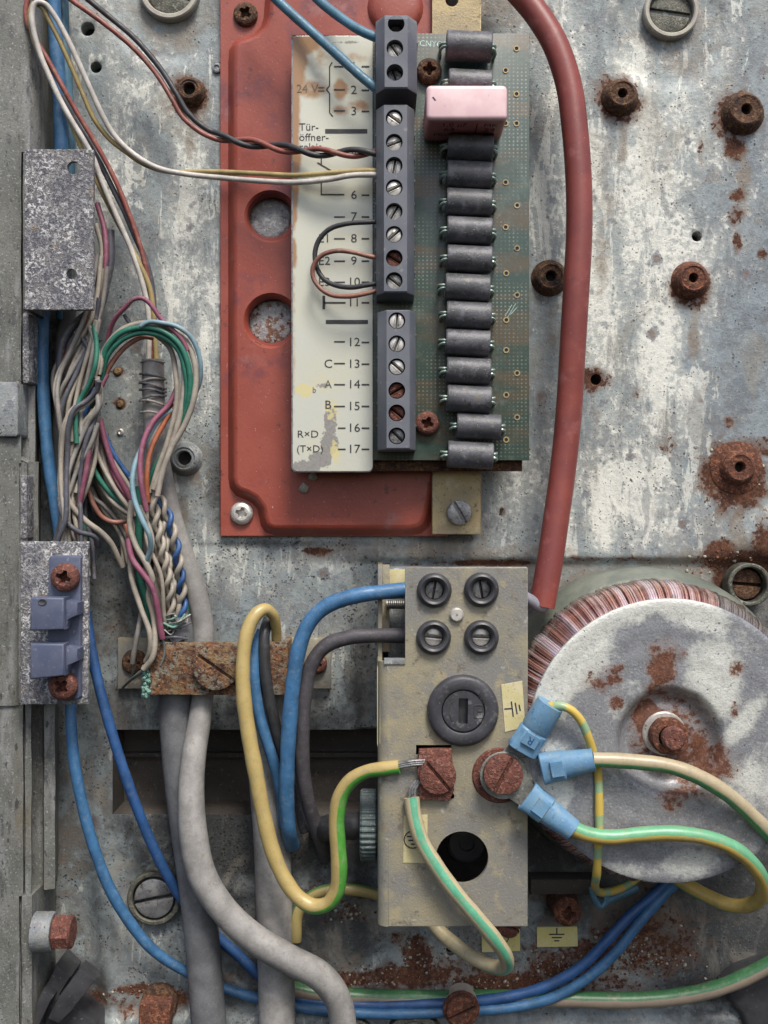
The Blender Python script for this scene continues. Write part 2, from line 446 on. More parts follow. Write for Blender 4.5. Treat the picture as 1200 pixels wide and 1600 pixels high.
M['copper_end'] = worn('bare_strands', (.20, .19, .17), (.14, .20, .18), 8, [], .55, .5, 3, .5, 1)
M['lead'] = worn('tinned_lead', (.42, .50, .44), (.25, .36, .31), 8, [], .4, .5)
M['grey_green_nut'] = worn('corroded_gland_nut', (.10, .125, .12), (.065, .085, .085), 12, [(5, 3, .60, .68, (.22, .24, .23))], .6, .2, 3, .6, 1.5)
M['blue_plastic'] = worn('blue_lug_sleeve', (.10, .215, .345), (.13, .255, .375), 40, [(16, 6, .50, .68, (.16, .25, .31)), (8, 5, .58, .70, (.07, .15, .25)), (2.8, 3, .60, .74, (.27, .36, .41)), (5, 5, .66, .74, (.16, .13, .10))], .5, 0, 4, .4, .8)
M['clip_plastic'] = worn('slate_clip_plastic', (.062, .075, .125), (.085, .095, .145), 30, [(8, 5, .58, .72, (.18, .19, .24)), (3, 3, .66, .76, (.30, .30, .34))], .5, 0, 4, .3, .8)
M['bushing'] = worn('pale_bushing', (.30, .265, .235), (.37, .35, .28), 16, [(6, 3, .62, .7, (.30, .26, .22))], .5, 0, 3, .3, .8)
M['olive'] = worn('olive_bushing', (.065, .066, .050), (.115, .112, .088), 16, [(6, 4, .54, .7, (.20, .19, .16)), (5, 4, .56, .7, (.03, .027, .024)), (12, 5, .6, .7, (.30, .28, .24))], .5, .3, 3, .8, 2)
M['tape'] = worn('grey_green_tape', (.105, .118, .098), (.155, .165, .135), 40, [(10, 4, .62, .72, (.13, .12, .10))], .35, 0, 8, .4, 2)
M['stone'] = worn('debris', (.36, .335, .27), (.28, .255, .20), 6, [], .9, 0, 3, 1, 2)

def wire_mat(name, c, dirt=.5, rough=.38, dc=(.30, .25, .19)):
    k = NT(name)
    c2 = tuple(x * .68 for x in c)
    col = k.mix(k.mr(k.noise(34, 5, .65), .36, .64), c, c2)
    d = k.noise(10, 5, .72, None, 0, 4); f = k.noise(2.8, 3, .75, None, 0, 8)
    col = k.mix(k.mr(d, .52, .70, 0, min(1, dirt * 1.3)), col, dc)
    col = k.mix(k.mr(d, .42, .30, 0, dirt), col, tuple(x * .45 for x in c))
    col = k.mix(k.mr(f, .58, .74, 0, dirt), col, tuple(min(1, x * .6 + .20) for x in c))
    col = k.mix(k.mr(f, .42, .28, 0, dirt), col, tuple(x * .4 for x in c))
    return k.end(col, k.mr(d, .4, .7, rough, rough + .3), 0, k.math('ADD', k.noise(6, 3), f), .2, .7, .45)
M['w_beige'] = wire_mat('beige_insulation', (.345, .305, .25), .6)
M['w_beige2'] = wire_mat('greyer_insulation', (.25, .232, .212), .6)
M['w_dark'] = wire_mat('dark_grey_insulation', (.082, .082, .10), .35)
M['w_black'] = wire_mat('black_insulation', (.033, .033, .036), .25, .42, (.10, .09, .085))
M['w_black2'] = wire_mat('charcoal_insulation', (.070, .064, .072), .4, .5, (.14, .125, .12))
M['w_blue'] = wire_mat('blue_insulation', (.050, .150, .295), .45, .38, (.13, .19, .26))
M['w_blue2'] = wire_mat('deep_blue_insulation', (.028, .088, .235), .4, .38, (.08, .12, .20))
M['w_teal'] = wire_mat('dull_blue_insulation', (.070, .175, .25), .4, .4, (.16, .20, .21))
M['w_lblue'] = wire_mat('light_blue_insulation', (.20, .32, .37), .35)
M['w_green'] = wire_mat('green_insulation', (.022, .15, .10), .35, .38, (.09, .15, .12))
M['w_pink'] = wire_mat('magenta_insulation', (.235, .07, .115), .45, .4, (.24, .16, .16))
M['w_orange'] = wire_mat('orange_insulation', (.34, .10, .045), .3)
M['w_red'] = wire_mat('red_insulation', (.25, .072, .055), .4)
M['w_brown'] = wire_mat('brown_insulation', (.25, .105, .075), .35)
M['w_yellow'] = wire_mat('yellow_insulation', (.38, .29, .12), .45)
M['w_white'] = wire_mat('white_insulation', (.56, .52, .47), .4)
M['w_cream'] = wire_mat('cream_insulation', (.5, .39, .2), .3)
M['c_grey'] = wire_mat('grey_sheath', (.30, .29, .28), .5, .5, (.2, .18, .16))
M['c_grey2'] = wire_mat('slate_sheath', (.135, .137, .143), .5, .52, (.10, .09, .08))
M['c_warm'] = wire_mat('warm_grey_sheath', (.285, .272, .255), .6, .52, (.19, .165, .14))
M['c_red'] = worn('red_silicone_sleeve', (.215, .048, .036), (.165, .036, .030), 60, [(40, 6, .54, .72, (.26, .085, .075)), (2.6, 2, .70, .77, (.36, .22, .20)), (3, 2, .74, .78, (.03, .02, .02)), (12, 5, .62, .74, (.14, .035, .035))], .42, 0, 4, .25, .7)
M['c_lilac'] = wire_mat('lilac_grey_core', (.26, .26, .30), .3)

def stripe_mat(name, base, green, centre, width, rough=.38, turn=None):
    """two-colour insulation: green where the angle round the wire (0 = facing out) is near centre"""
    k = NT(name); u, v = k.uv()
    uc = k.math('ADD', u, .5 - centre + 1.0)
    if turn: uc = k.math('SUBTRACT', uc, k.mr(v, turn[0], turn[1], 0, turn[2]))
    d = k.math('ABSOLUTE', k.math('SUBTRACT', k.math('FRACT', uc), .5))
    wob = k.math('MULTIPLY', k.math('SUBTRACT', k.noise(40, 3), .5), .05)
    f = k.mr(k.math('ADD', d, wob), width / 2 - .015, width / 2 + .015, 1, 0)
    a = k.mix(k.mr(k.noise(14, 4), .5, .7, 0, .5), base, tuple(x * .72 for x in base))
    b = k.mix(k.mr(k.noise(14, 4), .5, .7, 0, .5), green, tuple(x * 1.25 + .03 for x in green))
    col = k.mix(f, a, b)
    col = k.mix(k.mr(k.noise(12, 5, .72, None, 0, 7), .50, .72, 0, .55), col, (.27, .235, .16))
    col = k.mix(k.mr(k.noise(2.8, 3, .75, None, 0, 8), .56, .74, 0, .35), col, (.42, .38, .28))
    col = k.mix(k.mr(k.noise(2.8, 3, .75, None, 0, 8), .44, .28, 0, .4), col, (.12, .11, .06))
    return k.end(col, rough, 0, k.noise(6, 3), .12, .6)
def band_mat(name, base, green, pitch):
    k = NT(name); u, v = k.uv()
    w = k.math('FRACT', k.math('DIVIDE', k.math('ADD', v, k.math('MULTIPLY', u, 7.0)), pitch))
    f = k.mr(k.math('ABSOLUTE', k.math('SUBTRACT', w, .5)), .13, .20, .85, 0)
    col = k.mix(f, base, green)
    col = k.mix(k.mr(k.noise(6, 4, .7), .6, .74, 0, .4), col, (.40, .34, .20))
    return k.end(col, .38)

def pcb_mat():
    k = NT('circuit_board')
    n = k.noise(60, 4, .6, (.25, 1, 1.6), .3)
    col = k.mix(k.mr(n, .46, .60), (.034, .060, .047), (.080, .066, .042))
    col = k.mix(k.mr(k.noise(45, 4, .6, None, 0, 3), .5, .66, 0, .6), col, (.068, .102, .085))
    # perforation grid seen through the lacquer
    s = k.t.nodes.new('ShaderNodeSeparateXYZ'); k.L(k.P, s.inputs[0])
    fx = k.math('SUBTRACT', k.math('FRACT', k.math('DIVIDE', s.outputs[0], 6.1)), .5)
    fz = k.math('SUBTRACT', k.math('FRACT', k.math('DIVIDE', s.outputs[2], 5.7)), .5)
    r2 = k.math('SQRT', k.math('ADD', k.math('MULTIPLY', fx, fx), k.math('MULTIPLY', fz, fz)))
    dm = k.mr(r2, .26, .17)
    col = k.mix(k.math('MULTIPLY', dm, k.mr(k.noise(50, 3, .6, None, 0, 6), .38, .66, .0, .55)), col, (.30, .33, .29))
    col = k.mix(k.mr(k.noise(3, 3, .7), .60, .74, 0, .4), col, (.26, .28, .26))
    col = k.mix(k.mr(k.noise(12, 5, .7, None, 0, 4), .56, .72, 0, .5), col, (.15, .16, .15))
    return k.end(col, .4, 0, k.noise(6, 3), .15, .7, .5, .15)
M['pcb'] = pcb_mat()
def label_mat():
    k = NT('printed_label_plate')
    col = k.mix(k.mr(k.noise(110, 4, .55), .38, .62), (.51, .51, .44), (.52, .51, .41))
    col = k.mix(k.mr(k.noise(5, 4, .7), .60, .72, 0, .3), col, (.40, .37, .27))
    st = k.math('ADD', k.attr('stain'), k.math('MULTIPLY', k.math('SUBTRACT', k.noise(18, 5, .6), .5), .9))
    col = k.mix(k.mr(st, .15, .65, 0, .9), col, (.30, .15, .06))
    pl = k.math('ADD', k.attr('peel'), k.math('MULTIPLY', k.math('SUBTRACT', k.noise(8, 5, .7, None, 0, 3), .5), 1.6))
    col = k.mix(k.mr(pl, .42, .55, 0, .95), col, k.mix(k.noise(4, 3), (.12, .11, .11), (.36, .34, .31)))
    yl = k.math('ADD', k.attr('glue'), k.math('MULTIPLY', k.math('SUBTRACT', k.noise(7, 4, .7, None, 0, 6), .5), 1.8))
    col = k.mix(k.mr(yl, .5, .65, 0, .8), col, (.60, .52, .24))
    return k.end(col, .4, .15, k.noise(8, 4), .2, .8)
M['label'] = label_mat()

def winding_mat():
    k = NT('copper_winding'); u, v = k.uv()
    n = k.t.nodes.new('ShaderNodeTexNoise'); n.noise_dimensions = '1D'
    n.inputs['Scale'].default_value = 1.0; n.inputs['Detail'].default_value = 3
    k.L(k.math('MULTIPLY', u, 330.0), n.inputs['W'])
    n2 = k.t.nodes.new('ShaderNodeTexNoise'); n2.noise_dimensions = '1D'
    n2.inputs['Scale'].default_value = 1.0; n2.inputs['Detail'].default_value = 2
    k.L(k.math('MULTIPLY', u, 70.0), n2.inputs['W'])
    col = k.mix(k.mr(n.outputs[0], .38, .62), (.19, .06, .045), (.55, .32, .26))
    col = k.mix(k.mr(n2.outputs[0], .48, .64, 0, .75), col, (.66, .56, .60))
    col = k.mix(k.mr(n.outputs[0], .36, .30, 0, .8), col, (.07, .02, .02))
    col = k.mix(k.mr(k.noise(60, 3), .60, .75, 0, .5), col, (.24, .21, .18))
    tp = k.math('MULTIPLY', k.mr(k.math('ADD', u, k.math('MULTIPLY', k.math('SUBTRACT', k.noise(14, 3), .5), .02)), .805, .815), 1.0)
    col = k.mix(k.math('MULTIPLY', tp, .85), col, (.17, .16, .145))
    dk = k.mr(k.noise(30, 4, .6, None, 0, 4), .54, .7, 0, .5)
    col = k.mix(dk, col, (.10, .06, .05))
    return k.end(col, .22, .45, n.outputs[0], .5, 2.0, .8, 1.0)
M['winding'] = winding_mat()

def disc_mat():
    k = NT('transformer_disc')
    nb = k.noise(75, 5, .62, None, .5, 2); nf = k.noise(20, 5, .7, None, 0, 5); nv = k.noise(8, 4, .7, None, 0, 8)
    col = k.mix(k.mr(nf, .4, .65), (.235, .24, .25), (.165, .17, .182))
    w = k.math('ADD', k.math('ADD', k.math('MULTIPLY', nb, .6), k.math('MULTIPLY', nf, .3)), k.math('MULTIPLY', k.attr('pale'), .36))
    col = k.mix(k.mr(k.math('ADD', w, k.math('MULTIPLY', k.math('SUBTRACT', nv, .5), .35)), .50, .70, 0, .9), col, k.mix(k.mr(nv, .4, .7), (.64, .64, .57), (.48, .48, .45)))
    fg = k.noise(3.4, 3, .75)
    col = k.mix(k.mr(fg, .54, .74, 0, .4), col, (.66, .66, .65))
    col = k.mix(k.mr(fg, .46, .30, 0, .4), col, (.10, .10, .12))
    pits = k.noise(5.5, 2, .55, None, 0, 21)
    col = k.mix(k.mr(pits, .68, .72, 0, .8), col, (.08, .08, .09))
    rs = k.math('ADD', k.attr('rust'), k.math('MULTIPLY', k.math('SUBTRACT', nf, .5), 1.3))
    rs = k.math('ADD', rs, k.math('MULTIPLY', k.math('SUBTRACT', nv, .5), 1.0))
    rc = k.mix(k.mr(nv, .35, .65), (.16, .062, .032), (.09, .036, .024))
    rc = k.mix(k.mr(fg, .5, .74, 0, .7), rc, (.30, .17, .11))
    col = k.mix(k.mr(k.math('ADD', k.attr('rust'), k.math('MULTIPLY', k.math('SUBTRACT', nf, .5), 1.0)), .2, .6, 0, .6), col, (.22, .15, .12))
    col = k.mix(k.mr(rs, .42, .62), col, rc)
    return k.end(col, k.mr(nf, .4, .65, .36, .6), .3, k.math('ADD', fg, nv), .5, 1.4)
M['disc'] = disc_mat()
M['disc_plain'] = worn('disc_edge', (.28, .28, .30), (.20, .20, .22), 20, [(5, 3, .6, .7, (.5, .5, .5))], .5, .3)

GY = {
 'top': stripe_mat('green_yellow_a', (.56, .42, .12), (.10, .42, .24), 0.0, 1),
}
# angle: 0 facing out of the panel; .25 / .75 to the sides of the run
GY['e'] = stripe_mat('earth_wire_bright', (.41, .305, .115), (.07, .28, .04), .20, .38, .38, (270, 380, .30))
GY['f'] = stripe_mat('earth_wire_pale_green', (.42, .35, .215), (.085, .32, .19), .03, .15, .38, (300, 420, .35))
GY['b'] = stripe_mat('earth_wire_cream', (.36, .295, .185), (.065, .22, .09), .85, .20)
GY['c'] = stripe_mat('earth_wire_yellow', (.46, .325, .085), (.11, .32, .17), .13, .26, .38, (250, 420, .12))
GY['d'] = stripe_mat('earth_wire_dusty', (.26, .205, .155), (.04, .14, .055), .80, .30)
GY['g'] = stripe_mat('earth_wire_dull', (.34, .265, .10), (.09, .18, .05), .30, .3)
GY['band'] = band_mat('earth_wire_banded', (.50, .36, .075), (.19, .34, .21), 46.0)

# ------------------------------------------------------------------ masks of stains and of the painted sky tint, by place on the panel
def blobs(X, Y, lst):
    out = np.zeros_like(X)
    for b in lst:
        cx, cy, rx, ry, s = b[:5]; a = R(b[5]) if len(b) > 5 else 0.0
        dx, dy = X - cx, Y - cy
        u = dx * math.cos(a) + dy * math.sin(a); w = -dx * math.sin(a) + dy * math.cos(a)
        q = (u / rx) ** 2 + (w / ry) ** 2
        sel = q < 9
        out[sel] = np.maximum(out[sel], s * np.exp(-(q[sel] ** 1.5) * .7)) if s > 0 else out[sel] + s * np.exp(-q[sel])
    return out
PALE = [(905, 330, 40, 130, .9), (935, 470, 28, 110, 1.0), (1025, 330, 60, 130, .8, -6), (1030, 560, 32, 150, 1.0), (945, 800, 22, 70, 1.0, 6),
 (1060, 640, 36, 60, .8), (1010, 770, 60, 80, .55), (870, 780, 26, 90, .7), (850, 330, 24, 90, .8), (1040, 210, 70, 70, .6), (180, 270, 30, 60, .5), (300, 300, 26, 130, .9), (275, 400, 26, 100, .9),
 (225, 160, 60, 30, .5), (330, 470, 18, 120, .7), (205, 480, 24, 80, .3), (500, 870, 90, 30, .45), (380, 900, 40, 40, .45), (880, 120, 30, 60, .7), (990, 110, 50, 40, .4),
 (490, 1090, 26, 40, .7), (330, 590, 30, 90, .3), (560, 1500, 60, 30, .3), (700, 1500, 60, 40, .35), (1150, 560, 60, 120, -.2), (1130, 300, 60, 120, -.2),
 (830, 860, 40, 30, .3), (290, 870, 14, 30, .4), (350, 870, 40, 30, .5), (790, 850, 40, 40, .3)]
RUSTM = [(1010, 1480, 110, 55, .58), (880, 1500, 90, 40, .5), (700, 1520, 160, 26, .55), (840, 1395, 40, 20, .5), (480, 1400, 60, 20, .35), (295, 150, 30, 32, .85), (968, 158, 36, 38, .8), (1150, 185, 36, 40, .85), (1150, 228, 20, 22, .8), (1078, 450, 32, 36, .85), (1148, 745, 52, 56, .95), (1185, 700, 40, 26, .5),
 (925, 596, 30, 26, .66), (862, 445, 30, 26, .45), (1152, 306, 14, 12, .75), (1150, 335, 12, 22, .6), (1152, 380, 8, 22, .55), (1190, 396, 10, 10, .7), (1095, 235, 7, 22, .5), (1110, 280, 14, 20, .35),
 (1126, 870, 28, 24, .95), (1175, 880, 50, 20, .9), (1195, 850, 22, 50, .7), (1130, 905, 14, 30, .75), (760, 880, 80, 5, .9), (640, 882, 40, 4, .4), (955, 873, 110, 5, .55),
 (498, 862, 26, 10, .62), (1040, 690, 22, 18, .42), (845, 630, 14, 24, .45), (1138, 660, 9, 9, .6), (1095, 625, 7, 7, .6), (996, 615, 14, 14, .42),
 (500, 1535, 90, 12, .7), (560, 1530, 60, 12, .8), (655, 1495, 26, 30, .85), (640, 1530, 90, 22, .8), (780, 1538, 90, 16, .85), (860, 1520, 60, 20, .7), (930, 1500, 60, 30, .6), (150, 1560, 60, 20, .5), (620, 1470, 16, 14, .5), (720, 1515, 16, 12, .5), (860, 1500, 30, 16, .55), (1000, 1470, 60, 50, .66), (1020, 1400, 40, 40, .5), (940, 1540, 70, 22, .55), (1080, 1450, 40, 40, .4),
 (225, 1545, 50, 10, .8), (270, 1560, 40, 14, .7), (240, 1575, 60, 16, .5), (184, 580, 9, 7, .75), (187, 631, 10, 9, .8), (200, 1000, 20, 8, .5), (180, 985, 24, 16, .45), (520, 1440, 26, 8, .3),
 (785, 800, 6, 8, .6), (770, 740, 12, 20, .3), (380, 1530, 60, 16, .35), (270, 870, 10, 8, .4), (560, 1580, 90, 10, .35)]
OCHRE = [(973, 215, 9, 50, .8), (1084, 520, 10, 60, .8), (862, 500, 9, 50, .6), (1162, 290, 12, 60, .7), (1152, 830, 16, 60, .8), (297, 215, 9, 46, .7), (288, 790, 8, 50, .6), (931, 650, 7, 40, .6), (1050, 60, 100, 80, .5), (265, 20, 80, 60, .7), (940, 400, 16, 80, .7), (960, 300, 24, 100, .4), (970, 130, 60, 60, .5), (295, 160, 50, 50, .6), (1155, 740, 90, 90, .5), (860, 450, 50, 50, .5),
 (700, 860, 200, 16, .7), (900, 900, 260, 30, .7), (1080, 890, 120, 30, .8), (780, 1000, 60, 90, .4), (100, 1300, 50, 400, .5), (160, 1200, 60, 200, .35), (600, 1500, 260, 60, .35), (1000, 1450, 160, 120, .5),
 (720, 20, 160, 60, .6), (840, 30, 60, 60, .5), (1200, 450, 30, 400, .3), (500, 1330, 60, 60, .3), (130, 700, 60, 300, .3), (1080, 900, 60, 60, .5), (280, 740, 60, 60, .5)]
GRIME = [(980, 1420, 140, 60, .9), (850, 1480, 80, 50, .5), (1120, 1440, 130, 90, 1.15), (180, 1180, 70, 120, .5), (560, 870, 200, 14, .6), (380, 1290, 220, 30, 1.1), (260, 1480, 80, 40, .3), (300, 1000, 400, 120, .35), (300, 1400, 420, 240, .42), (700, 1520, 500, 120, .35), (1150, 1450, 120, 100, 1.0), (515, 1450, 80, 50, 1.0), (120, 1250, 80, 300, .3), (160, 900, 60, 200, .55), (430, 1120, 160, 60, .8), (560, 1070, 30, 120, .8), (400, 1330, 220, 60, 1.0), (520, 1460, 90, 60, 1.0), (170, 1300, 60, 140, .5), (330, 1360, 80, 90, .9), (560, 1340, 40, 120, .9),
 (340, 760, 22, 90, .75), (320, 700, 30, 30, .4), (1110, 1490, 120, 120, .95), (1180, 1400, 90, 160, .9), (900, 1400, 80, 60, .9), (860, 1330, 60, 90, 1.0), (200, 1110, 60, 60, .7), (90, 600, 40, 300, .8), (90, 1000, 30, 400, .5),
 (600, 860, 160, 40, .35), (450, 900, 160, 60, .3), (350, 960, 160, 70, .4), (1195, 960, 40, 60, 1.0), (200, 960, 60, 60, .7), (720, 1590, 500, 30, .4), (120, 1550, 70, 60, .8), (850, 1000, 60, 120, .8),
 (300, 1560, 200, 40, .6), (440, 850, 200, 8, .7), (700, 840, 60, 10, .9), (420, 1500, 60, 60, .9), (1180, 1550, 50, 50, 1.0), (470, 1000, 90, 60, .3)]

SKY_TINT = [(1150, 520, 110, 260, 1.0), (1130, 840, 90, 60, .8), (1190, 300, 60, 200, .9), (1040, 870, 100, 30, .5), (720, 400, 40, 40, .2), (480, 1080, 60, 50, .5), (370, 960, 60, 60, .4), (1000, 420, 20, 90, .5)]  # bluish reflection of the sky, painted into the zinc colour
PITS = [(480, 890, 200, 80, .9), (340, 750, 30, 150, 1.0), (310, 640, 40, 60, .5), (190, 900, 90, 110, .8), (420, 1320, 200, 60, 1.3), (560, 1180, 50, 140, 1.3), (140, 1280, 80, 220, .6), (560, 1060, 60, 200, 1.0), (400, 1320, 240, 80, 1.0), (300, 1400, 120, 100, .7),
 (700, 850, 140, 40, .6), (850, 850, 120, 40, .4), (420, 1110, 200, 50, .7), (1000, 760, 120, 80, .4), (900, 180, 60, 80, .35), (150, 560, 60, 200, .35), (650, 1500, 220, 50, .6), (1000, 1480, 160, 90, .7), (180, 1480, 100, 60, .6)]
# ------------------------------------------------------------------ the back panel: one sheet, real openings
def panel_height(X, Y):
    Z = np.zeros_like(X)
    Z -= 10 / (1 + np.exp(-(Y - 876) / 2.2)) * (1 / (1 + np.exp(-(X - 560) / 6)))     # folded step across the sheet
    for cx, cy, r, d in ((1046, 48, 88, -9), (265, 5, 92, -9), (1172, 915, 52, -12), (244, 1405, 52, -8)):
        q = np.hypot(X - cx, Y - cy); Z += d / (1 + np.exp((q - r) / 5))
    Z += 12 * np.exp(-((X - 155 - .0022 * np.maximum(0, Y - 1250) ** 1.6) / 16) ** 2) * (Y > 1150) * np.clip((Y - 1150) / 150, 0, 1)
    Z += 7 * np.exp(-((Y - 1390) / 16) ** 2) * (X > 330) * (X < 620)
    Z += 14 / (1 + np.exp(-(Y - 1582) / 3))
    Z += 1.2 * np.sin(X / 83) * np.sin(Y / 117)
    return Z
HOLES = [(137, 45, 11), (150, 105, 9), (1089, 369, 8), (705, 1490, 8), (931, 593, 8.5)]
g = 4.0
xs = np.arange(-240, 1441, g); ys = np.arange(-240, 1841, g)
nx, ny = len(xs), len(ys)
XX, YY = np.meshgrid(xs, ys)
keep = np.ones((ny - 1, nx - 1), bool)
extraV, extraF = [], []
vid = lambda i, j: j * nx + i
for cx, cy, r in HOLES:
    ic, jc = int(round((cx - xs[0]) / g)), int(round((cy - ys[0]) / g)); k = int(math.ceil((r + 4) / g))
    keep[jc - k:jc + k, ic - k:ic + k] = False
    loop = [(ic - k + t, jc - k) for t in range(2 * k)] + [(ic + k, jc - k + t) for t in range(2 * k)] + [(ic + k - t, jc + k) for t in range(2 * k)] + [(ic - k, jc + k - t) for t in range(2 * k)]
    base = nx * ny + len(extraV); n = len(loop)
    ang = [math.atan2(ys[j] - cy, xs[i] - cx) for i, j in loop]
    for rr, zz in ((r + 2.0, 0.0), (r, -1.2), (r - .5, -26)):
        extraV += [(cx + rr * math.cos(a), cy + rr * math.sin(a), zz) for a in ang]
    for t in range(n):
        u = (t + 1) % n
        extraF.append((vid(*loop[t]), vid(*loop[u]), base + u, base + t))
        extraF.append((base + t, base + u, base + n + u, base + n + t))
        extraF.append((base + n + t, base + n + u, base + 2 * n + u, base + 2 * n + t))
RX0, RX1, RY0, RY1 = 176, 600, 1140, 1272
keep[int((RY0 - ys[0]) / g):int((RY1 - ys[0]) / g), int((RX0 - xs[0]) / g):int((RX1 - xs[0]) / g)] = False
HH = panel_height(XX, YY)
V = np.stack([XX.ravel(), YY.ravel(), HH.ravel()], 1)
eV = np.array(extraV); eV[:, 2] += panel_height(eV[:, 0], eV[:, 1])
V = np.vstack([V, eV])
jj, ii = np.nonzero(keep)
F = np.stack([jj * nx + ii, (jj + 1) * nx + ii, (jj + 1) * nx + ii + 1, jj * nx + ii + 1], 1)
F = np.vstack([F, np.array(extraF)])
me = bpy.data.meshes.new('back_panel')
me.vertices.add(len(V)); me.loops.add(F.size); me.polygons.add(len(F))
wv = np.stack([(V[:, 0] - 600) * S, -V[:, 2] * S, (800 - V[:, 1]) * S], 1)
me.vertices.foreach_set('co', wv.ravel())
me.loops.foreach_set('vertex_index', F.ravel().astype(np.int32))
me.polygons.foreach_set('loop_start', np.arange(0, F.size, 4, dtype=np.int32))
me.polygons.foreach_set('use_smooth', np.ones(len(F), bool))
me.update(calc_edges=True)
for nm, lst in (('pale', PALE), ('rust', RUSTM), ('ochre', OCHRE), ('grime', GRIME), ('pits', PITS), ('sky_tint', SKY_TINT)):
    a = me.attributes.new(nm, 'FLOAT', 'POINT')
    a.data.foreach_set('value', blobs(V[:, 0], V[:, 1], lst).astype(np.float32))
me.set_sharp_from_angle(angle=R(50))
me.materials.append(M['panel'])
panel = bpy.data.objects.new('back_panel', me); C.objects.link(panel)
panel['kind'] = 'structure'; panel['label'] = 'weathered galvanised steel back panel with rust stains and drilled holes'
def struct(name, mb, mat, label=None, parent=None):
    o = build(name, mb, mat, parent)
    if parent is None: o['kind'] = 'structure'
    if label: o['label'] = label
    return o
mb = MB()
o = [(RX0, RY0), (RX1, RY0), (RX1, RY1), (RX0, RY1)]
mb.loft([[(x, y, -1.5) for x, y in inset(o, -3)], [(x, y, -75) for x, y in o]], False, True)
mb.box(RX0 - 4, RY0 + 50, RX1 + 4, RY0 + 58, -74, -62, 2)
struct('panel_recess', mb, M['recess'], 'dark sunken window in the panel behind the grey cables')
mb = MB()
for cx, cy, r in HOLES: mb.box(cx - 30, cy - 30, cx + 30, cy + 30, -40, -27, 0)
struct('hole_backing', mb, M['hollow'])

# ------------------------------------------------------------------ the side rail of the cabinet
def rail(prof, y0, y1, label, kh=100):
    """a stretch of folded sheet running up and down the cabinet's edge"""
    k = (D - kh) / D; Y0, Y1 = 800 + (y0 - 800) * k, 800 + (y1 - 800) * k
    n = max(1, int((Y1 - Y0) / 30)); rings = []
    base = [(x, h) for x, h in prof]
    for q in range(n + 1):
        y = Y0 + (Y1 - Y0) * q / n
        rings.append([(W(x, 0, h)[0] + .5 * math.sin(y * .05 + x), y, h + .6 * math.sin(y * .031 + x)) for x, h in base])
    struct('side_rail', MB().loft(rings, True, True), M['zinc_dark'], label)
rail([(-260, -10), (-260, 150), (26, 110), (33, 108), (46, 104), (60, 90), (64, 82), (82, 35), (85, 10), (86, -10)], -240, 240, 'grey weathered cabinet edge beside the panel above the speckled plate')
rail([(-260, -10), (-260, 150), (26, 110), (33, 108), (35, 80), (55, 70), (58, 40), (60, -10)], 240, 596, 'grey weathered cabinet edge along the loose blue cable')
rail([(-260, -10), (-260, 150), (26, 110), (33, 107), (35, 80), (55, 70), (58, 40), (60, -10)], 592, 724, 'stepped middle stretch of the cabinet edge')
mb = MB().tube([W(-40, 690, 112), W(-4, 700, 110), W(12, 708, 106), W(44, 723, 98)], 4.5, 8, 5)
struct('rail_ledge', mb, M['zinc_dark'], 'thin slanting weld bead across the cabinet edge')
rail([(-260, -10), (-260, 150), (24, 112), (30, 108), (31, 104), (43, 102), (44, 80), (60, 70), (62, 40), (64, -10)], 720, 1100, 'grey cabinet edge behind the bracket with two screws')
rail([(-260, -10), (-260, 130), (20, 110), (36, 104), (36.6, 88), (38.6, 88), (39.5, 103), (49, 101), (50, 60), (67, 56), (69, 80), (86, 74), (88, 30), (92, -10)], 1096, 1398, 'grooved lower cabinet edge with a long slot')
rail([(-260, -10), (-260, 130), (20, 110), (30, 108), (31, 98), (33, 98), (34, 108), (50, 104), (64, 64), (84, 24), (88, -10)], 1398, 1900, 'lowest stretch of the cabinet edge beside the black latch')
mb = MB()
for i, (y0, y1, x) in enumerate(((488, 598, 40), (742, 842, 37))):
    a_, b_ = W(x - 5, y0, 106), W(x + 5, y1, 106)
    build_ = MB().box(a_[0], a_[1], b_[0], b_[1], 60, 106, 1.5, 3)
    struct('rail_lip', build_, M['plate_spk'], 'rough pale corroded %s lip along the cabinet edge' % ('upper' if i == 0 else 'lower'))
p0, p1 = W(-30, 596, 124), W(27, 682, 124)
mb = MB().prism(rrect(p0[0], p0[1], p1[0], p1[1], 5), 70, 121, 3)
solo('hinge_block', mb, M['zinc'], 'small pale grey block set into the cabinet edge', 'block')

# ------------------------------------------------------------------ screws
def phillips(mb, cx, cy, r, h0, hh, rot=0, cs=.62):
    prof = [(r * .97, h0), (r, h0 + hh * .35)]
    for k in range(1, 5):
        a = math.pi / 2 * k / 5
        prof.append((cs * r + (r - cs * r) * math.cos(a), h0 + hh * .35 + hh * .6 * math.sin(a)))
    prof.append((cs * r, h0 + hh))
    mb.lathe(cx, cy, prof, 28, True, False)
    w, l, w2 = r * .13, r * .52, r * .22
    cross = []
    for q in range(4):
        c, s = math.cos(R(90 * q + rot)), math.sin(R(90 * q + rot))
        for px, py in ((w2, -w2), (l, -w), (l, w)):
            cross.append((cx + px * c - py * s, cy + px * s + py * c))
    ring = circle(cx, cy, cs * r, 28)
    polys = [[Vector((x, y, h0 + hh)) for x, y in ring], [Vector((x, y, h0 + hh)) for x, y in cross]]
    mb.add([p for pl in polys for p in pl], tessellate_polygon(polys))
    low = [(cx + (x - cx) * .62, cy + (y - cy) * .62) for x, y in cross]
    mb.loft([[(x, y, h0 + hh) for x, y in cross], [(x, y, h0 + hh * .15) for x, y in low]], False, True)
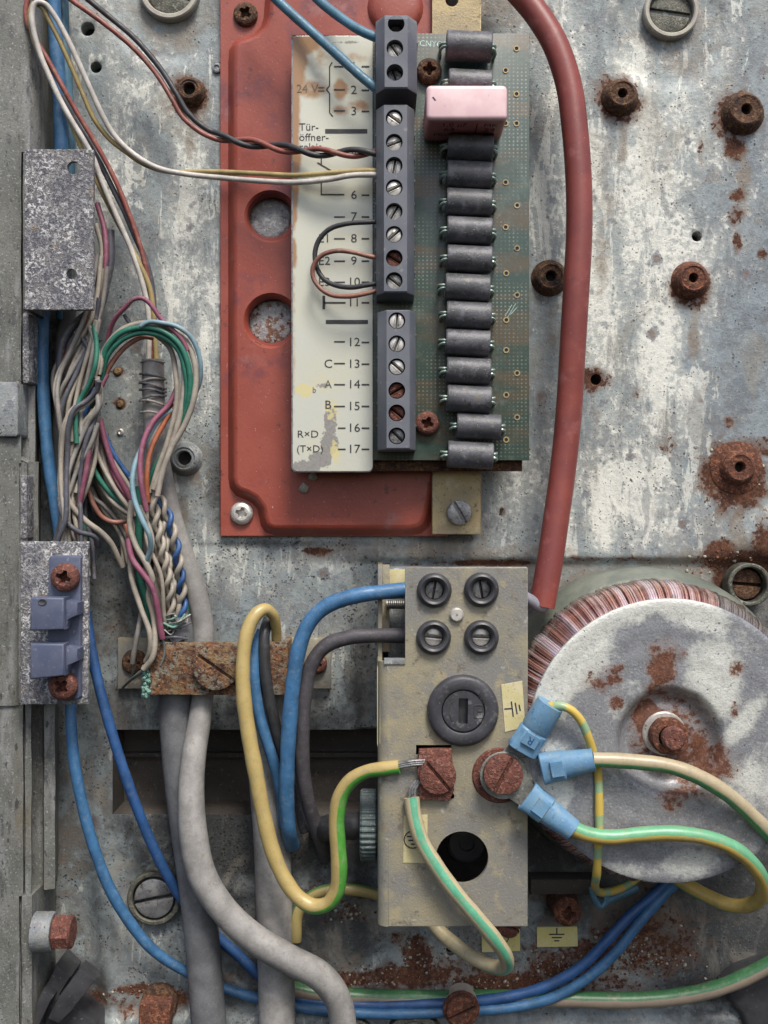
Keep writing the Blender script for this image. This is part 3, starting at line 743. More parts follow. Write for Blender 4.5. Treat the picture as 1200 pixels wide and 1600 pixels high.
def slotted(mb, cx, cy, r, h0, hh, rot=45, sw=.14, dome=0.0, ry=1.0):
    sd_ = hh * .55
    mb.lathe(cx, cy, [(r, h0), (r, h0 + hh - sd_)], 28)
    w = r * sw; a0 = math.asin(w / r)
    for sgn in (0, 180):
        o = []
        for k in range(15):
            a = a0 + (math.pi - 2 * a0) * k / 14
            o.append((cx + r * math.cos(a), cy + r * math.sin(a)))
        o = rot2(o, cx, cy, rot + sgn)
        mb.prism(o, h0 + hh - sd_ - .3, h0 + hh, min(2.2, hh * .25), 2)
def at(x, y, h, r):
    p = W(x, y, h); return p[0], p[1], r * (D - h) / D

# ------------------------------------------------------------------ standoffs and bushings on the panel
def standoff(x, y, r, bore, hh, mat, label, foot=1.12):
    cx, cy, rr = at(x, y, hh, r); b = bore * (D - hh) / D
    hh *= .5; cx, cy, rr = at(x, y, hh, r)
    t = thing('spacer', label, 'spacer', (cx, cy, 0), 'spacers standing on the panel')
    rt = rr * .80
    rt = rr * .78
    mb = MB().lathe(cx, cy, [(rr * foot * 1.02, -8), (rr * foot, 1), (rr * foot * .95, 3), (rr * 1.02, hh * .25), (rr * .93, hh * .55), (rt * 1.08, hh * .85), (rt, hh - 1), (rt - 2, hh), (rt * .8, hh - 1.5), (b + 1.5, hh - 1), (b, hh - 3), (b * .96, 2)], 36, False, False)
    build('collar', mb, M[mat], t)
    mb = MB().lathe(cx, cy, [(b * 1.02, -2), (b * 1.02, 3)], 20)
    build('bore', mb, M['hollow'], t)
    return t
standoff(295, 138, 21, 9, 34, 'rust_brown', 'rusty round spacer under the black and red wire pair')
standoff(287, 716, 25, 11, 30, 'zinc', 'clean grey round spacer beside the lower corner of the red plate', 1.1)
standoff(973, 145, 26, 7, 40, 'rust_brown', 'small rusty spacer level with the pink capacitor')
standoff(1167, 170, 31, 8, 44, 'rust_brown', 'rusty spacer with a stain running down below it')
standoff(861, 431, 26, 8, 36, 'rust_brown', 'dark spacer half hidden by the red sleeve')
standoff(1084, 434, 27, 7, 40, 'rust', 'rusty spacer below the small plain hole')
standoff(1157, 730, 28, 8, 40, 'rust', 'rusty spacer in the widest rust patch', 1.5)
cx, cy, rr = at(931, 593, 2, 15)
def cup(x, y, ro, ri, hh, label, rot, m1='bushing', m2='olive', deep=.4):
    cx, cy, r1 = at(x, y, hh, ro); r2 = ri * (D - hh) / D
    t = thing('bushing', label, 'bushing', (cx, cy, -8), 'screw bushings in the panel')
    build('sleeve', MB().lathe(cx, cy, [(r1, -12), (r1, hh - 2), (r1 - 2, hh), (r2 + 2, hh), (r2, hh - 2), (r2, -24)], 44, False, False), M[m1], t)
    mb = MB(); slotted(mb, cx, cy, r2 - 3, -22, hh * deep + 16, rot, .10)
    build('screw', mb, M[m2], t)
cup(1050, 15, 43, 35, 7, 'pale ringed bushing near the top of the panel beside the red sleeve', 8)
cup(264, -18, 47, 38, 7, 'pale ringed bushing cut by the top edge of the picture above the black wire', 20)
cup(1172, 914, 34, 27, 20, 'dark bushing with a slotted screw above the transformer', 4, 'olive', 'rust_brown', .5)
cup(240, 1405, 42, 34, 16, 'washer with a worn slotted bolt beside the lower blue cable', -12, 'olive', 'steel', 1.3)
# washers of small rivets
for x, y, lb in ((184, 580, 'upper of three tiny rusty rivets between the harness and the grey cable'), (187, 631, 'middle rusty rivet between the harness and the grey cable'), (188, 675, 'tiny pale rivet lowest of the three by the grey cable')):
    mb = MB().lathe(x, y, [(6, -1), (5.4, 2.2), (3, 3.2), (1.2, 2.2)], 14)
    solo('rivet', mb, M['rust_gold'] if y < 660 else M['steel_bright'], lb, 'rivet', 'small rivets in the panel')
mb = MB().lathe(339, 107, [(8, -1), (7.5, 3), (5, 4), (3, 2)], 18, rx=.9)
solo('rivet', mb, M['zinc'], 'small oval rivet beside the upper edge of the red plate', 'rivet')

# ------------------------------------------------------------------ red plate
HP = 10
px0, py0, px1, py1 = 344, -150, 690, 838
q0 = W(344, -150, HP); q1 = W(700, 838, HP)
red = thing('mounting_plate', 'red painted pressed steel plate behind the circuit board', 'plate', (500, 400, 0))
pts_hole = [(423, 338, 35), (424, 501, 37)]
HR = 30
def wr(x, y): return W(x, y, HR)[:2]
holes_b = [circle(*W(x, y, HP)[:2], r * .95, 36) for x, y, r in pts_hole]
mb = MB().prism([q0[:2], (q1[0], q0[1]), q1[:2], (q0[0], q1[1])], 2, HP, 1.5, 2, holes_b)
build('base_sheet', mb, M['red'], red)
out = [wr(362, 95), wr(362, 745), wr(364, 758), wr(372, 768), wr(386, 773), wr(398, 780), wr(408, 793), wr(411, 808), wr(413, 818), wr(418, 825), wr(428, 829), wr(640, 829), wr(655, 826), wr(664, 818), wr(668, 806), wr(690, 700), wr(690, -140), wr(425, -140), wr(420, -10),
       wr(418, 20), wr(412, 38), wr(400, 50), wr(385, 57), wr(370, 61), wr(363, 72)]
fine = []
for i in range(len(out)):
    a, b = Vector(out[i]), Vector(out[(i + 1) % len(out)]); fine.append(tuple(a))
    if (b - a).length > 60:
        for k in range(1, 4): fine.append(tuple(a.lerp(b, k / 4)))
holes_r = [circle(*W(x, y, HR)[:2], r, 40) for x, y, r in pts_hole]
mb = MB()
o = fine
rings = [[(x, y, HP - 1) for x, y in inset(o, -9)], [(x, y, HP + 3) for x, y in inset(o, -6)], [(x, y, HP + 9) for x, y in inset(o, -2)], [(x, y, HR - 4) for x, y in inset(o, 1.5)], [(x, y, HR - 1) for x, y in inset(o, 4.5)], [(x, y, HR) for x, y in inset(o, 9)]]
mb.loft(rings, False, False)
holes_top = [circle(*W(x, y, HR)[:2], r * 1.16, 40) for x, y, r in pts_hole]
polys = [[Vector(p) for p in rings[-1]]] + [[Vector((x, y, HR)) for x, y in hh] for hh in holes_top]
mb.add([p for pl in polys for p in pl], tessellate_polygon(polys))
for hh, ht in zip(holes_r, holes_top):
    mb.loft([[(x, y, HR) for x, y in ht], [(x, y, HR - 3) for x, y in inset(ht, 3.5)], [(x, y, HP + 6) for x, y in hh], [(x, y, HP - 3) for x, y in hh]], False, False)
build('raised_field', mb, M['red'], red)
p = W(618, 10, 60); mb = MB().lathe(p[0], p[1] - 12, [(44, 28), (40, 36), (32, 40), (16, 41), (0.5, 41)], 36, False, False, 1.0)
build('round_boss', mb, M['red'], red)
mb = MB(); phillips(mb, *at(377, 802, 18, 19)[:2], 18, HP - 1, 11, 20); build('screw', mb, M['steel_bright'], red, label='clean cross-head screw at the lower corner')
mb = MB(); phillips(mb, *at(383, 20, 18, 19)[:2], 19, HP - 1, 11, 35); build('screw', mb, M['rust_brown'], red, label='brown rusty cross-head screw at the upper corner')
# galvanised bosses seen through the two holes
for (x, y, r), mt, lb in zip(pts_hole, ('zinc', 'rust_gold'), ('pale zinc boss seen through the upper hole of the red plate', 'boss with brown rust seen through the lower hole of the red plate')):
    cx, cy, rr = at(x - 1, y + 3, 3, r)
    mb = MB().lathe(cx, cy, [(rr * 1.0, -2), (rr * .9, 3), (rr * .8, 4.5), (1, 4.5)], 36, False, False)
    ob = solo('boss', mb, M['zinc_pale'] if mt == 'zinc' else M['zinc_rusty'], lb, 'boss')
# little stones
for x, y, r, lb in ((474, 763, 8, 'larger tan crumb of debris on the red plate'), (489, 745, 7, 'smaller grey crumb of debris just below the label plate')):
    cx, cy, _ = at(x, y, 34, 1)
    bmz = bmesh.new(); bmesh.ops.create_icosphere(bmz, subdivisions=2, radius=r)
    mb = MB().add([(v.co.x * random.uniform(.75, 1.1) + cx, v.co.y * random.uniform(.75, 1.15) + cy, 34 + v.co.z * random.uniform(.4, .6)) for v in bmz.verts], [[v.index for v in f.verts] for f in bmz.faces])
    bmz.free()
    solo('debris', mb, M['stone'], lb, 'debris')

# ------------------------------------------------------------------ brass bar
br = thing('brass_bracket', 'flat brass strip with a slotted screw running behind the circuit board', 'bracket', W(714, 800, 0))
mb = MB(); a = W(675, -120, 44); b = W(752, 835, 44)
hole = circle(*W(706, 0, 44)[:2], 10, 20)
mb.prism([(a[0], a[1]), (b[0], a[1]), (b[0], b[1]), (a[0], b[1])], 34, 44, 1.5, 2, [hole])
mb.box(a[0] + 4, 100, b[0] - 4, 160, -2, 35, 1); mb.box(a[0] + 4, 770, b[0] - 4, 826, -2, 35, 1)
build('strip', mb, M['brass'], br)
mb = MB(); cx, cy, r = at(718, 801, 56, 19.5); slotted(mb, cx, cy, r, 44, 13, 60, .13); build('screw', mb, M['steel'], br)

# ------------------------------------------------------------------ circuit board
HB = 86
pcb = thing('circuit_board', 'green circuit board with terminal blocks and a printed cream label plate', 'circuit board', W(640, 400, 60))
a = W(455, 54, 68); b = W(816, 736, 68)
build('backing_board', MB().box(a[0], a[1], b[0], b[1], 56, 68, 1), M['rust_brown'], pcb)
a = W(583, 52, HB); b = W(827, 719, HB)
build('board', MB().box(a[0], a[1], b[0], b[1], 74, HB, .8), M['pcb'], pcb)
# label plate: fine grid so that its stains can be placed
HL = 88
a = W(455, 55, HL); b = W(583, 738, HL)
mb = MB().prism(rrect(a[0], a[1], b[0], b[1], 8, 4), 76, HL - .6, .8)
build('label_backing', mb, M['steel'], pcb)
lx0, ly0 = W(457.5, 57, HL)[:2]; lx1, ly1 = W(582, 736, HL)[:2]
nxl, nyl = 42, 216
mb = MB(); V_ = []; 
for j in range(nyl + 1):
    for i in range(nxl + 1):
        x = lx0 + (lx1 - lx0) * i / nxl; y = ly0 + (ly1 - ly0) * j / nyl
        rc = 7
        for cxr, cyr, sx, sy in ((lx0 + rc, ly0 + rc, -1, -1), (lx1 - rc, ly0 + rc, 1, -1), (lx0 + rc, ly1 - rc, -1, 1), (lx1 - rc, ly1 - rc, 1, 1)):
            dx, dy = (x - cxr) * sx, (y - cyr) * sy
            if dx > 0 and dy > 0 and math.hypot(dx, dy) > rc:
                m_ = max(dx, dy) / math.hypot(dx, dy); x = cxr + sx * dx * m_; y = cyr + sy * dy * m_
        V_.append((x, y, HL))
F_ = [(j * (nxl + 1) + i, j * (nxl + 1) + i + 1, (j + 1) * (nxl + 1) + i + 1, (j + 1) * (nxl + 1) + i) for j in range(nyl) for i in range(nxl)]
mb.add(V_, F_)
lp = build('label_plate', mb, M['label'], pcb)
LV = np.array(mb.v); kx = D / (D - HL); IX = 600 + (LV[:, 0] - 600) * kx; IY = 800 + (LV[:, 1] - 800) * kx
for nm, lst in (('stain', [(456, 150, 11, 140, 1.1), (458, 90, 18, 60, 1.2), (470, 68, 26, 18, 1.0), (456, 300, 9, 40, 1.0), (456, 250, 14, 30, 1.0), (485, 140, 30, 14, .6), (532, 140, 12, 16, .75), (532, 172, 14, 8, .65), (458, 260, 9, 60, .8), (457, 330, 7, 30, .8), (458, 395, 6, 26, .7), (560, 165, 20, 10, .5), (457, 180, 10, 60, .8), (558, 90, 20, 8, .45), (500, 100, 18, 30, .35), (457, 500, 5, 200, .4)]),
                ('peel', [(516, 660, 10, 26, 1.0), (514, 695, 13, 18, 1.1), (500, 718, 18, 12, 1.1), (480, 729, 22, 9, 1.1), (506, 603, 14, 5, .6), (545, 66, 26, 3, .7)]),
                ('glue', [(475, 610, 16, 12, .9), (520, 640, 16, 18, .7), (500, 600, 30, 20, .5), (525, 705, 10, 24, .7)])):
    at_ = lp.data.attributes.new(nm, 'FLOAT', 'POINT'); at_.data.foreach_set('value', blobs(IX, IY, lst).astype(np.float32))

def text_mesh(mb, s, x, y, size, h, rot=0, align='LEFT', sx=1.0, face=None, bold=0.0):
    """flat lettering: x, y is where the baseline begins; size = cap height"""
    cu = bpy.data.curves.new('t', 'FONT'); cu.body = s; cu.size = size / .70; cu.align_x = align; cu.fill_mode = 'FRONT'; cu.resolution_u = 3; cu.offset = bold
    ob = bpy.data.objects.new('t', cu); C.objects.link(ob)
    dg = bpy.context.evaluated_depsgraph_get(); m_ = bpy.data.meshes.new_from_object(ob.evaluated_get(dg))
    c, sn = math.cos(R(rot)), math.sin(R(rot)); V2 = []
    for v in m_.vertices:
        tx, ty = v.co.x * sx, -v.co.y
        ax, ay = x + tx * c - ty * sn, y + tx * sn + ty * c
        V2.append((ax, ay, h) if face is None else face(ax, ay))
    mb.add(V2, [tuple(p.vertices) for p in m_.polygons])
    bpy.data.objects.remove(ob); bpy.data.curves.remove(cu); bpy.data.meshes.remove(m_)
HT = HL + .5
def lt(mb, s, x, y, size=12, align='LEFT', sx=.95, bold=0.0, rot=0):
    p = W(x, y + size / 2, HT); text_mesh(mb, s, p[0], p[1], size * .95, HT, rot, align, sx, None, bold)
def bar(mb, x0, y0, x1, y1, w, h=HT):
    a, b = Vector(W(x0, y0, h)), Vector(W(x1, y1, h)); d = (b - a).normalized(); n = Vector((-d.y, d.x, 0)) * (w / 2)
    mb.add([a - n, b - n, b + n, a + n], [(0, 1, 2, 3)])
mb = MB()
rows = [(1, 103), (2, 140), (3, 173), (4, 239), (5, 271), (6, 304), (7, 338), (8, 372), (9, 407), (10, 440), (11, 472), (12, 534), (13, 568), (14, 600), (15, 634), (16, 668), (17, 701)]
for n_, y in rows:
    lt(mb, str(n_), 553, y, 13.2, 'CENTER', 1.08, .022)
    bar(mb, 565, y + 1, 577, y + 1, 2.4)
for y in (104, 140, 173): bar(mb, 522, y, 539, y, 2.2)
for y in (339, 373, 408, 441, 534, 568, 601, 635): bar(mb, 522, y, 539, y, 2.2)
for y in (669, 702): bar(mb, 528, y, 540, y, 2.2)
bar(mb, 508, 205, 574, 205, 6.5); bar(mb, 509, 503, 575, 503, 6.0)
bar(mb, 506, 462, 506, 483, 4); bar(mb, 506, 473, 540, 473, 2.4)
bar(mb, 502, 240, 502, 256, 2.0); bar(mb, 496, 254, 523, 270, 2.2); bar(mb, 518, 271, 538, 271, 2.2); bar(mb, 502, 283, 502, 304, 2.0); bar(mb, 501, 304, 538, 304, 2.2)
pc = W(523, 270, HT); mb.prism(circle(pc[0], pc[1], 3.2, 10), HT - .2, HT + .1, 0)
for i, (x0, y0, x1, y1) in enumerate(((519, 97, 515, 104), (515, 104, 515, 134), (515, 134, 510, 140), (510, 140, 515, 146), (515, 146, 515, 176), (515, 176, 520, 182))): bar(mb, x0, y0, x1, y1, 1.9)
lt(mb, 'Tür-', 467, 198, 11.5, 'LEFT', 1.04, .01); lt(mb, 'öffner-', 467, 214, 11.5, 'LEFT', 1.04, .01); lt(mb, 'relais', 467, 229, 11.5, 'LEFT', 1.04, .01)
for s_, x, y in (('E1', 497, 372), ('E2', 497, 407), ('E3', 497, 440), ('C', 506, 568), ('B', 507, 632)): lt(mb, s_, x, y, 13, 'LEFT', 1.05, .018)
lt(mb, 'R×D', 464, 678, 11, 'LEFT', 1.12, .012); lt(mb, '(T×D)', 463, 701, 11, 'LEFT', 1.05, .012)
build('lettering', mb, M['ink'], pcb)
mb = MB(); lt(mb, '24 V', 463, 138, 13, 'LEFT', .98, .015); bar(mb, 497, 137, 507, 137, 1.8); bar(mb, 497, 142, 507, 142, 1.8); lt(mb, 'A', 507, 600, 12.5); lt(mb, 'b', 488, 609, 9)
build('faded_lettering', mb, M['ink_faded'], pcb)

# terminal blocks
def terminal_block(x0, x1, y0, y1, hf, screws, label, xs_face, mats=None, wedge=False):
    hb = HB
    X0, X1 = W(x0, 0, hf - 35)[0], W(x1, 0, hf - 35)[0]
    F0, F1 = W(xs_face[0], 0, hf)[0], W(xs_face[1], 0, hf)[0]
    Y0, Y1 = W(0, y0, hf)[1], W(0, y1, hf)[1]
    prof = [(X0, hb), (X0, hf - 20), (F0, hf), (F1, hf), (X1, hf - 20), (X1, hb)]
    mb = MB()
    rings = []
    ch = 10 if wedge else 2
    for yy, sh in ((Y0, ch), (Y0 + ch, 0), (Y1 - 2, 0), (Y1, 1.5)):
        rings.append([(x, yy, (h - sh) if h > hb + 5 else h) for x, h in prof])
    n = 6; V_ = [p for r in rings for p in r]; F_ = []
    for k in range(3):
        for i in range(n):
            if i == 2: continue            # the front face is made below, with its wells
            j = (i + 1) % n
            if k != 1 and i == 2: continue
            F_.append((k * n + i, k * n + j, (k + 1) * n + j, (k + 1) * n + i))
    F_.append((0 * n + 2, 0 * n + 3, n + 3, n + 2)); F_.append((2 * n + 2, 2 * n + 3, 3 * n + 3, 3 * n + 2))
    F_.append(tuple(range(n))); F_.append(tuple(3 * n + i for i in range(n)))
    mb.add(V_, F_)
    cs = [at(sx_, sy_, hf, 13.2) for sx_, sy_, _ in screws]
    wells = [circle(c[0], c[1], c[2], 22) for c in cs]
    polys = [[Vector((F0, Y0 + ch, hf)), Vector((F1, Y0 + ch, hf)), Vector((F1, Y1 - 2, hf)), Vector((F0, Y1 - 2, hf))]] + [[Vector((x, y, hf)) for x, y in w_] for w_ in wells]
    mb.add([p for pl in polys for p in pl], tessellate_polygon(polys))
    for w_ in wells: mb.loft([[(x, y, hf) for x, y in w_], [(x, y, hf - 40) for x, y in w_]], False, True)
    # moulded seams between the poles, on both flanks
    for i in range(len(cs) - 1):
        ym = (cs[i][1] + cs[i + 1][1]) / 2
        mb.box(X0 - 1.2, ym - 1.2, X0 + 2, ym + 1.2, hb, hf - 22, .3); mb.box(X1 - 2, ym - 1.2, X1 + 1.2, ym + 1.2, hb, hf - 22, .3)
    tb = build('terminal_block', mb, M['grey_plastic'], pcb, 30); tb['label'] = label
    for (sx_, sy_, (rot, dep, mt)), c in zip(screws, cs):
        m2 = MB(); slotted(m2, c[0], c[1], c[2] - 1.3, hf - 40, 40 - dep, rot, .11)
        build('terminal_screw', m2, M[mt], tb)
B_ = 'steel_bright'
terminal_block(587, 651, 19, 138, 172, [(619, 37, (5, 30, B_)), (617, 75, (55, 9, B_)), (617, 113, (70, 16, 'steel'))], 'upper terminal block with three screws', (601, 637), wedge=True)
terminal_block(588, 647, 163, 457, 160, [(616, 184, (35, 4, B_)), (616, 222, (-20, 6, B_)), (616, 258, (-80, 8, B_)), (616, 293, (-25, 4, B_)), (616, 330, (-60, 9, B_)), (616, 366, (-40, 4, B_)), (616, 403, (32, 8, 'rust_red')), (616, 438, (38, 9, B_))], 'middle terminal block with eight screws', (600, 636), wedge=False)
terminal_block(590, 649, 484, 702, 156, [(620, 501, (-85, 3, B_)), (620, 537, (-70, 4, B_)), (620, 573, (42, 4, B_)), (620, 610, (-30, 6, 'rust_red')), (620, 645, (40, 6, 'rust_red')), (620, 681, (45, 7, 'steel'))], 'lower terminal block with six screws', (604, 640), wedge=False)

# axial components in charcoal sleeves
RS = [(697, 768, 73, 23), (700, 768, 131, 21), (699, 770, 231, 21), (698, 768, 274, 21.5), (697, 768, 317, 21.5), (698, 768, 361, 21.5), (698, 768, 405, 21), (695, 765, 450, 21.5), (697, 767, 493, 21.5), (696, 765, 536, 21), (697, 766, 580, 21), (698, 767, 624, 21.5), (713, 782, 667, 20.5), (699, 770, 711, 21)]
for i, (x0, x1, yc, r) in enumerate(RS):
    hc = HB + 6 + r * .9
    a = W(x0, yc - 2, hc); b = W(x1, yc + 1.5, hc); rr = r * (D - hc) / D
    ax = Vector(b) - Vector(a); L_ = ax.length; ax.normalize(); hv = Vector((0, 0, 1)); bi = ax.cross(hv)
    mb = MB(); rings = []
    for t_, q in ((0, .80), (.0, .93), (1.2, .985), (2.4, 1.0), (L_ - 2.4, 1.0), (L_ - 1.0, .985), (L_, .93), (L_, .80)):
        rings.append([tuple(Vector(a) + ax * t_ + hv * (rr * q * math.cos(u)) + bi * (rr * q * math.sin(u))) for u in [2 * math.pi * k / 28 for k in range(28)]])
    r0 = [tuple(Vector(p) + ax * 4) for p in rings[0]]; r1 = [tuple(Vector(p) - ax * 4) for p in rings[-1]]
    mb.loft([r0] + rings + [r1])
    rs_ = build('resistor', mb, M['resistor'], pcb)
    for sgn, base in ((-1, a), (1, b)):
        for dy in ((-5, 6) if sgn > 0 else (-4, 5)):
            p0 = Vector(base) + Vector((-sgn * 3, dy * .5, 2)); e = 9 if sgn > 0 else 11
            p = [p0, p0 + Vector((sgn * (e * .6), 0, 0)), p0 + Vector((sgn * e, dy * .3, -8)), Vector((p0.x + sgn * (e - 1), p0.y + dy * .5, HB - 2))]
            build('lead', MB().tube([tuple(q) for q in p], 2.3, 6, 3), M['lead'], rs_)
# capacitor
hf = 178
fx0, fx1 = W(666, 0, hf)[0], W(793, 0, hf)[0]; fy0, fy1 = W(0, 132, hf)[1], W(0, 187, hf)[1]
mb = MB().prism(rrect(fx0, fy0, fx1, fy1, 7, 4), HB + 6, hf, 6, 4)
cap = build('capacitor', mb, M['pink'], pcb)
for x in (fx0 + 12, fx1 - 12): build('lead', MB().tube([(x, (fy0 + fy1) / 2, HB - 2), (x, (fy0 + fy1) / 2, HB + 10)], 2.5, 6), M['lead'], cap)
# printing on its lower side, which faces down: u along x, v from the front edge towards the board
def capface(ax, ay): return (fx0 + ax, fy1 + .4, hf - 8 - ay)
mb = MB()
text_mesh(mb, '1,0 µF', 22, 18, 13, 0, 0, 'LEFT', .8, capface, .02); text_mesh(mb, '63–', 26, 36, 13, 0, 0, 'LEFT', .9, capface, .02); text_mesh(mb, 'FKC', 12, 56, 10, 0, 0, 'LEFT', 1.0, capface, .02); text_mesh(mb, 'o', 50, 56, 16, 0, 0, 'LEFT', 1.0, capface, .05)
text_mesh(mb, 'MK', 82, 20, 13, 0, 0, 'LEFT', .8, capface, .02); text_mesh(mb, '54', 84, 38, 13, 0, 0, 'LEFT', .9, capface, .02); text_mesh(mb, '250', 82, 56, 11, 0, 0, 'LEFT', .8, capface, .02)
mb.add([capface(72, 6), capface(73.6, 6), capface(73.6, 62), capface(72, 62)], [(0, 1, 2, 3)])
build('lettering', mb, M['ink_red'], cap)
mb = MB(); mb.add([(fx0 + 8, fy0 + 18, hf + .3), (fx0 + 10, fy0 + 17, hf + .3), (fx0 + 14, fy0 + 22, hf + .3), (fx0 + 12, fy0 + 23, hf + .3)], [(0, 1, 2, 3)]); build('scratch', mb, M['ink'], cap)
for x, y, r, rot, mt in ((671, 107, 20, 0, 'rust_brown'), (668, 661, 19.5, 20, 'rust_red')):
    cx, cy, rr = at(x, y, HB + 14, r); mb = MB(); phillips(mb, cx, cy, rr, HB - 1, 15, rot); build('screw', mb, M[mt], pcb)
# solder eyelets
mb = MB(); m2 = MB()
for x, y in ((807, 76), (790, 110), (807, 147), (790, 193), (807, 193), (790, 285), (808, 321), (790, 355), (808, 388), (791, 427), (808, 461), (791, 500), (791, 547), (808, 583), (791, 617), (808, 652), (791, 687)):
    cx, cy, rr = at(x, y, HB, 4.8)
    mb.lathe(cx, cy, [(rr, HB - .5), (rr, HB + 1.0), (rr * .6, HB + 1.0), (rr * .55, HB - .5)], 14, False, False); m2.lathe(cx, cy, [(rr * .6, HB - 1), (rr * .6, HB + .3)], 12)
build('solder_eyelets', mb, M['brass'], pcb, kind='stuff'); build('eyelet_holes', m2, M['hollow'], pcb, kind='stuff')
# ink jottings on the board by the upper block
mb = MB(); p = W(655, 72, HB + .4); text_mesh(mb, 'CNYOU', p[0], p[1], 9, HB + .4, 3, 'LEFT', .95); build('lettering', mb, M['lead'], pcb)
mb = MB()
for (x0, y0, x1, y1) in ((789, 494, 800, 476), (793, 496, 806, 474), (797, 492, 808, 480)): bar(mb, x0, y0, x1, y1, 1.0, HB + .4)
build('scratches', mb, M['lead'], pcb)

# ------------------------------------------------------------------ wires
def P3(pts, h):
    return [W(p[0], p[1], p[2] if len(p) > 2 else h) for p in pts]
def wire(pts, r, mt, label, h=60, group=None, name='wire', cat='wire', n=14, ph=0.0, rpts=None, step=5.0, extra=None):
    k = (D - h) / D
    if name == 'wire' and 3.9 < r < 5.9 and all(p[0] < 330 and 300 < p[1] < 1060 for p in pts): r *= .86
    mb = MB().tube(P3(pts, h), r * k, n, step, True, [q * k for q in rpts] if rpts else None, ph)
    m_ = M[mt] if isinstance(mt, str) else mt
    if extra is None: return solo(name, mb, m_, label, cat, group, 60)
    t = thing(name, label, cat, W(pts[0][0], pts[0][1], h), group)
    build('insulation', mb, m_, t, 60)
    return t

# ---- the red sleeve and its core
rp = [(770, -70, 60), (800, -25, 62), (836, 18, 66), (866, 66, 72), (888, 130, 78), (898, 200, 84), (904, 280, 88), (905, 360, 90), (901, 440, 90), (895, 540, 86), (889, 640, 80), (880, 730, 80), (869, 810, 84), (857, 890, 90), (846, 948, 94)]
t = thing('cable', 'thick red sleeve curving down past the circuit board to the mains block', 'cable', W(900, 400, 80))
P_ = P3(rp, 0)
mb = MB().tube(P_, 19.5, 18, 8, False); build('sleeve', mb, M['c_red'], t, 60)
mb = MB().tube(P_[-3:], 16, 16, 8, True); 
mb = MB().tube([P_[-1], tuple(Vector(P_[-1]) * .96 + Vector(P_[-2]) * .04), tuple(Vector(P_[-1]) * .9 + Vector(P_[-2]) * .1)], 17.5, 18, 4, False); build('sleeve_lining', mb, M['hollow'], t, 60)
mb = MB().tube([tuple(Vector(P_[-1]) * .85 + Vector(P_[-2]) * .15), tuple(Vector(P_[-1]) * .8 + Vector(P_[-2]) * .2)], 18.6, 18, 4, True); build('sleeve_end', mb, M['hollow'], t, 60)
mb = MB().tube(P3([(853, 905, 92), (852, 940, 96), (848, 948, 100), (838, 944, 104), (822, 934, 108), (800, 926, 110)], 0), 9, 12, 4); build('core', mb, M['c_lilac'], t, 60)

# ---- grey cables
wire([(239, 562, 52), (240, 620, 50), (243, 680, 46), (255, 750, 42), (272, 820, 40), (293, 885, 40), (309, 935, 40), (317, 975, 38), (318, 1030, 36), (317, 1080, 38), (313, 1120, 50), (303, 1180, 70), (299, 1240, 84), (303, 1310, 92), (317, 1370, 96), (350, 1422, 96), (395, 1465, 96), (450, 1498, 92), (500, 1525, 84), (527, 1560, 76), (537, 1610, 70), (540, 1700, 60)],
     18, 'c_warm', 'pale grey cable bound with thin wire that bends across to the lower middle', 60, None, 'cable', 'cable', 20, rpts=[17.5, 17.5, 17, 16.5, 16, 16.5, 17, 17, 17, 17, 18, 19, 20, 22, 22, 21, 22, 22, 22, 21, 21, 21])
wire([(280, 975, 30), (278, 1040, 30), (275, 1095, 30), (280, 1180, 32), (290, 1270, 34), (303, 1360, 38), (314, 1450, 42), (321, 1530, 44), (327, 1610, 46), (334, 1720, 46)], 27, 'c_grey2', 'thick slate grey cable running straight down from the rusty clamp', 36, None, 'cable', 'cable', 22)
wire([(424, 1040, 28), (420, 1110, 30), (417, 1200, 32), (424, 1300, 36), (428, 1400, 38), (431, 1500, 40), (433, 1600, 42), (436, 1720, 42)], 28.5, 'c_warm', 'thick pale cable passing down behind the blue and yellow wires', 36, None, 'cable', 'cable', 22)
# binding of thin wire round the head of the pale cable
t = thing('wire_binding', 'thin grey wire wound round the head of the pale cable', 'binding wire', W(239, 600, 52))
for i, (y, tl, rr_) in enumerate(((566, 0, 17.8), (588, 4, 19.6), (595, -3, 19.8), (603, 5, 20.2), (611, 2, 20), (622, -4, 20), (629, 4, 20.4), (646, 2, 19.4))):
    p = [(239 + rr_ * math.cos(a), y + tl * math.cos(a) + 1.2 * math.sin(3 * a), 51 + rr_ * math.sin(a)) for a in [2 * math.pi * k / 12 + .3 * i for k in range(13)]]
    p = [(600 + (q[0] - 600) * .97, 800 + (q[1] - 800) * .97, q[2]) for q in p]
    build('winding', MB().tube(p, 1.9, 6, 5), M['w_dark'] if i in (1, 3, 4, 5) else M['w_beige2'], t, 60)
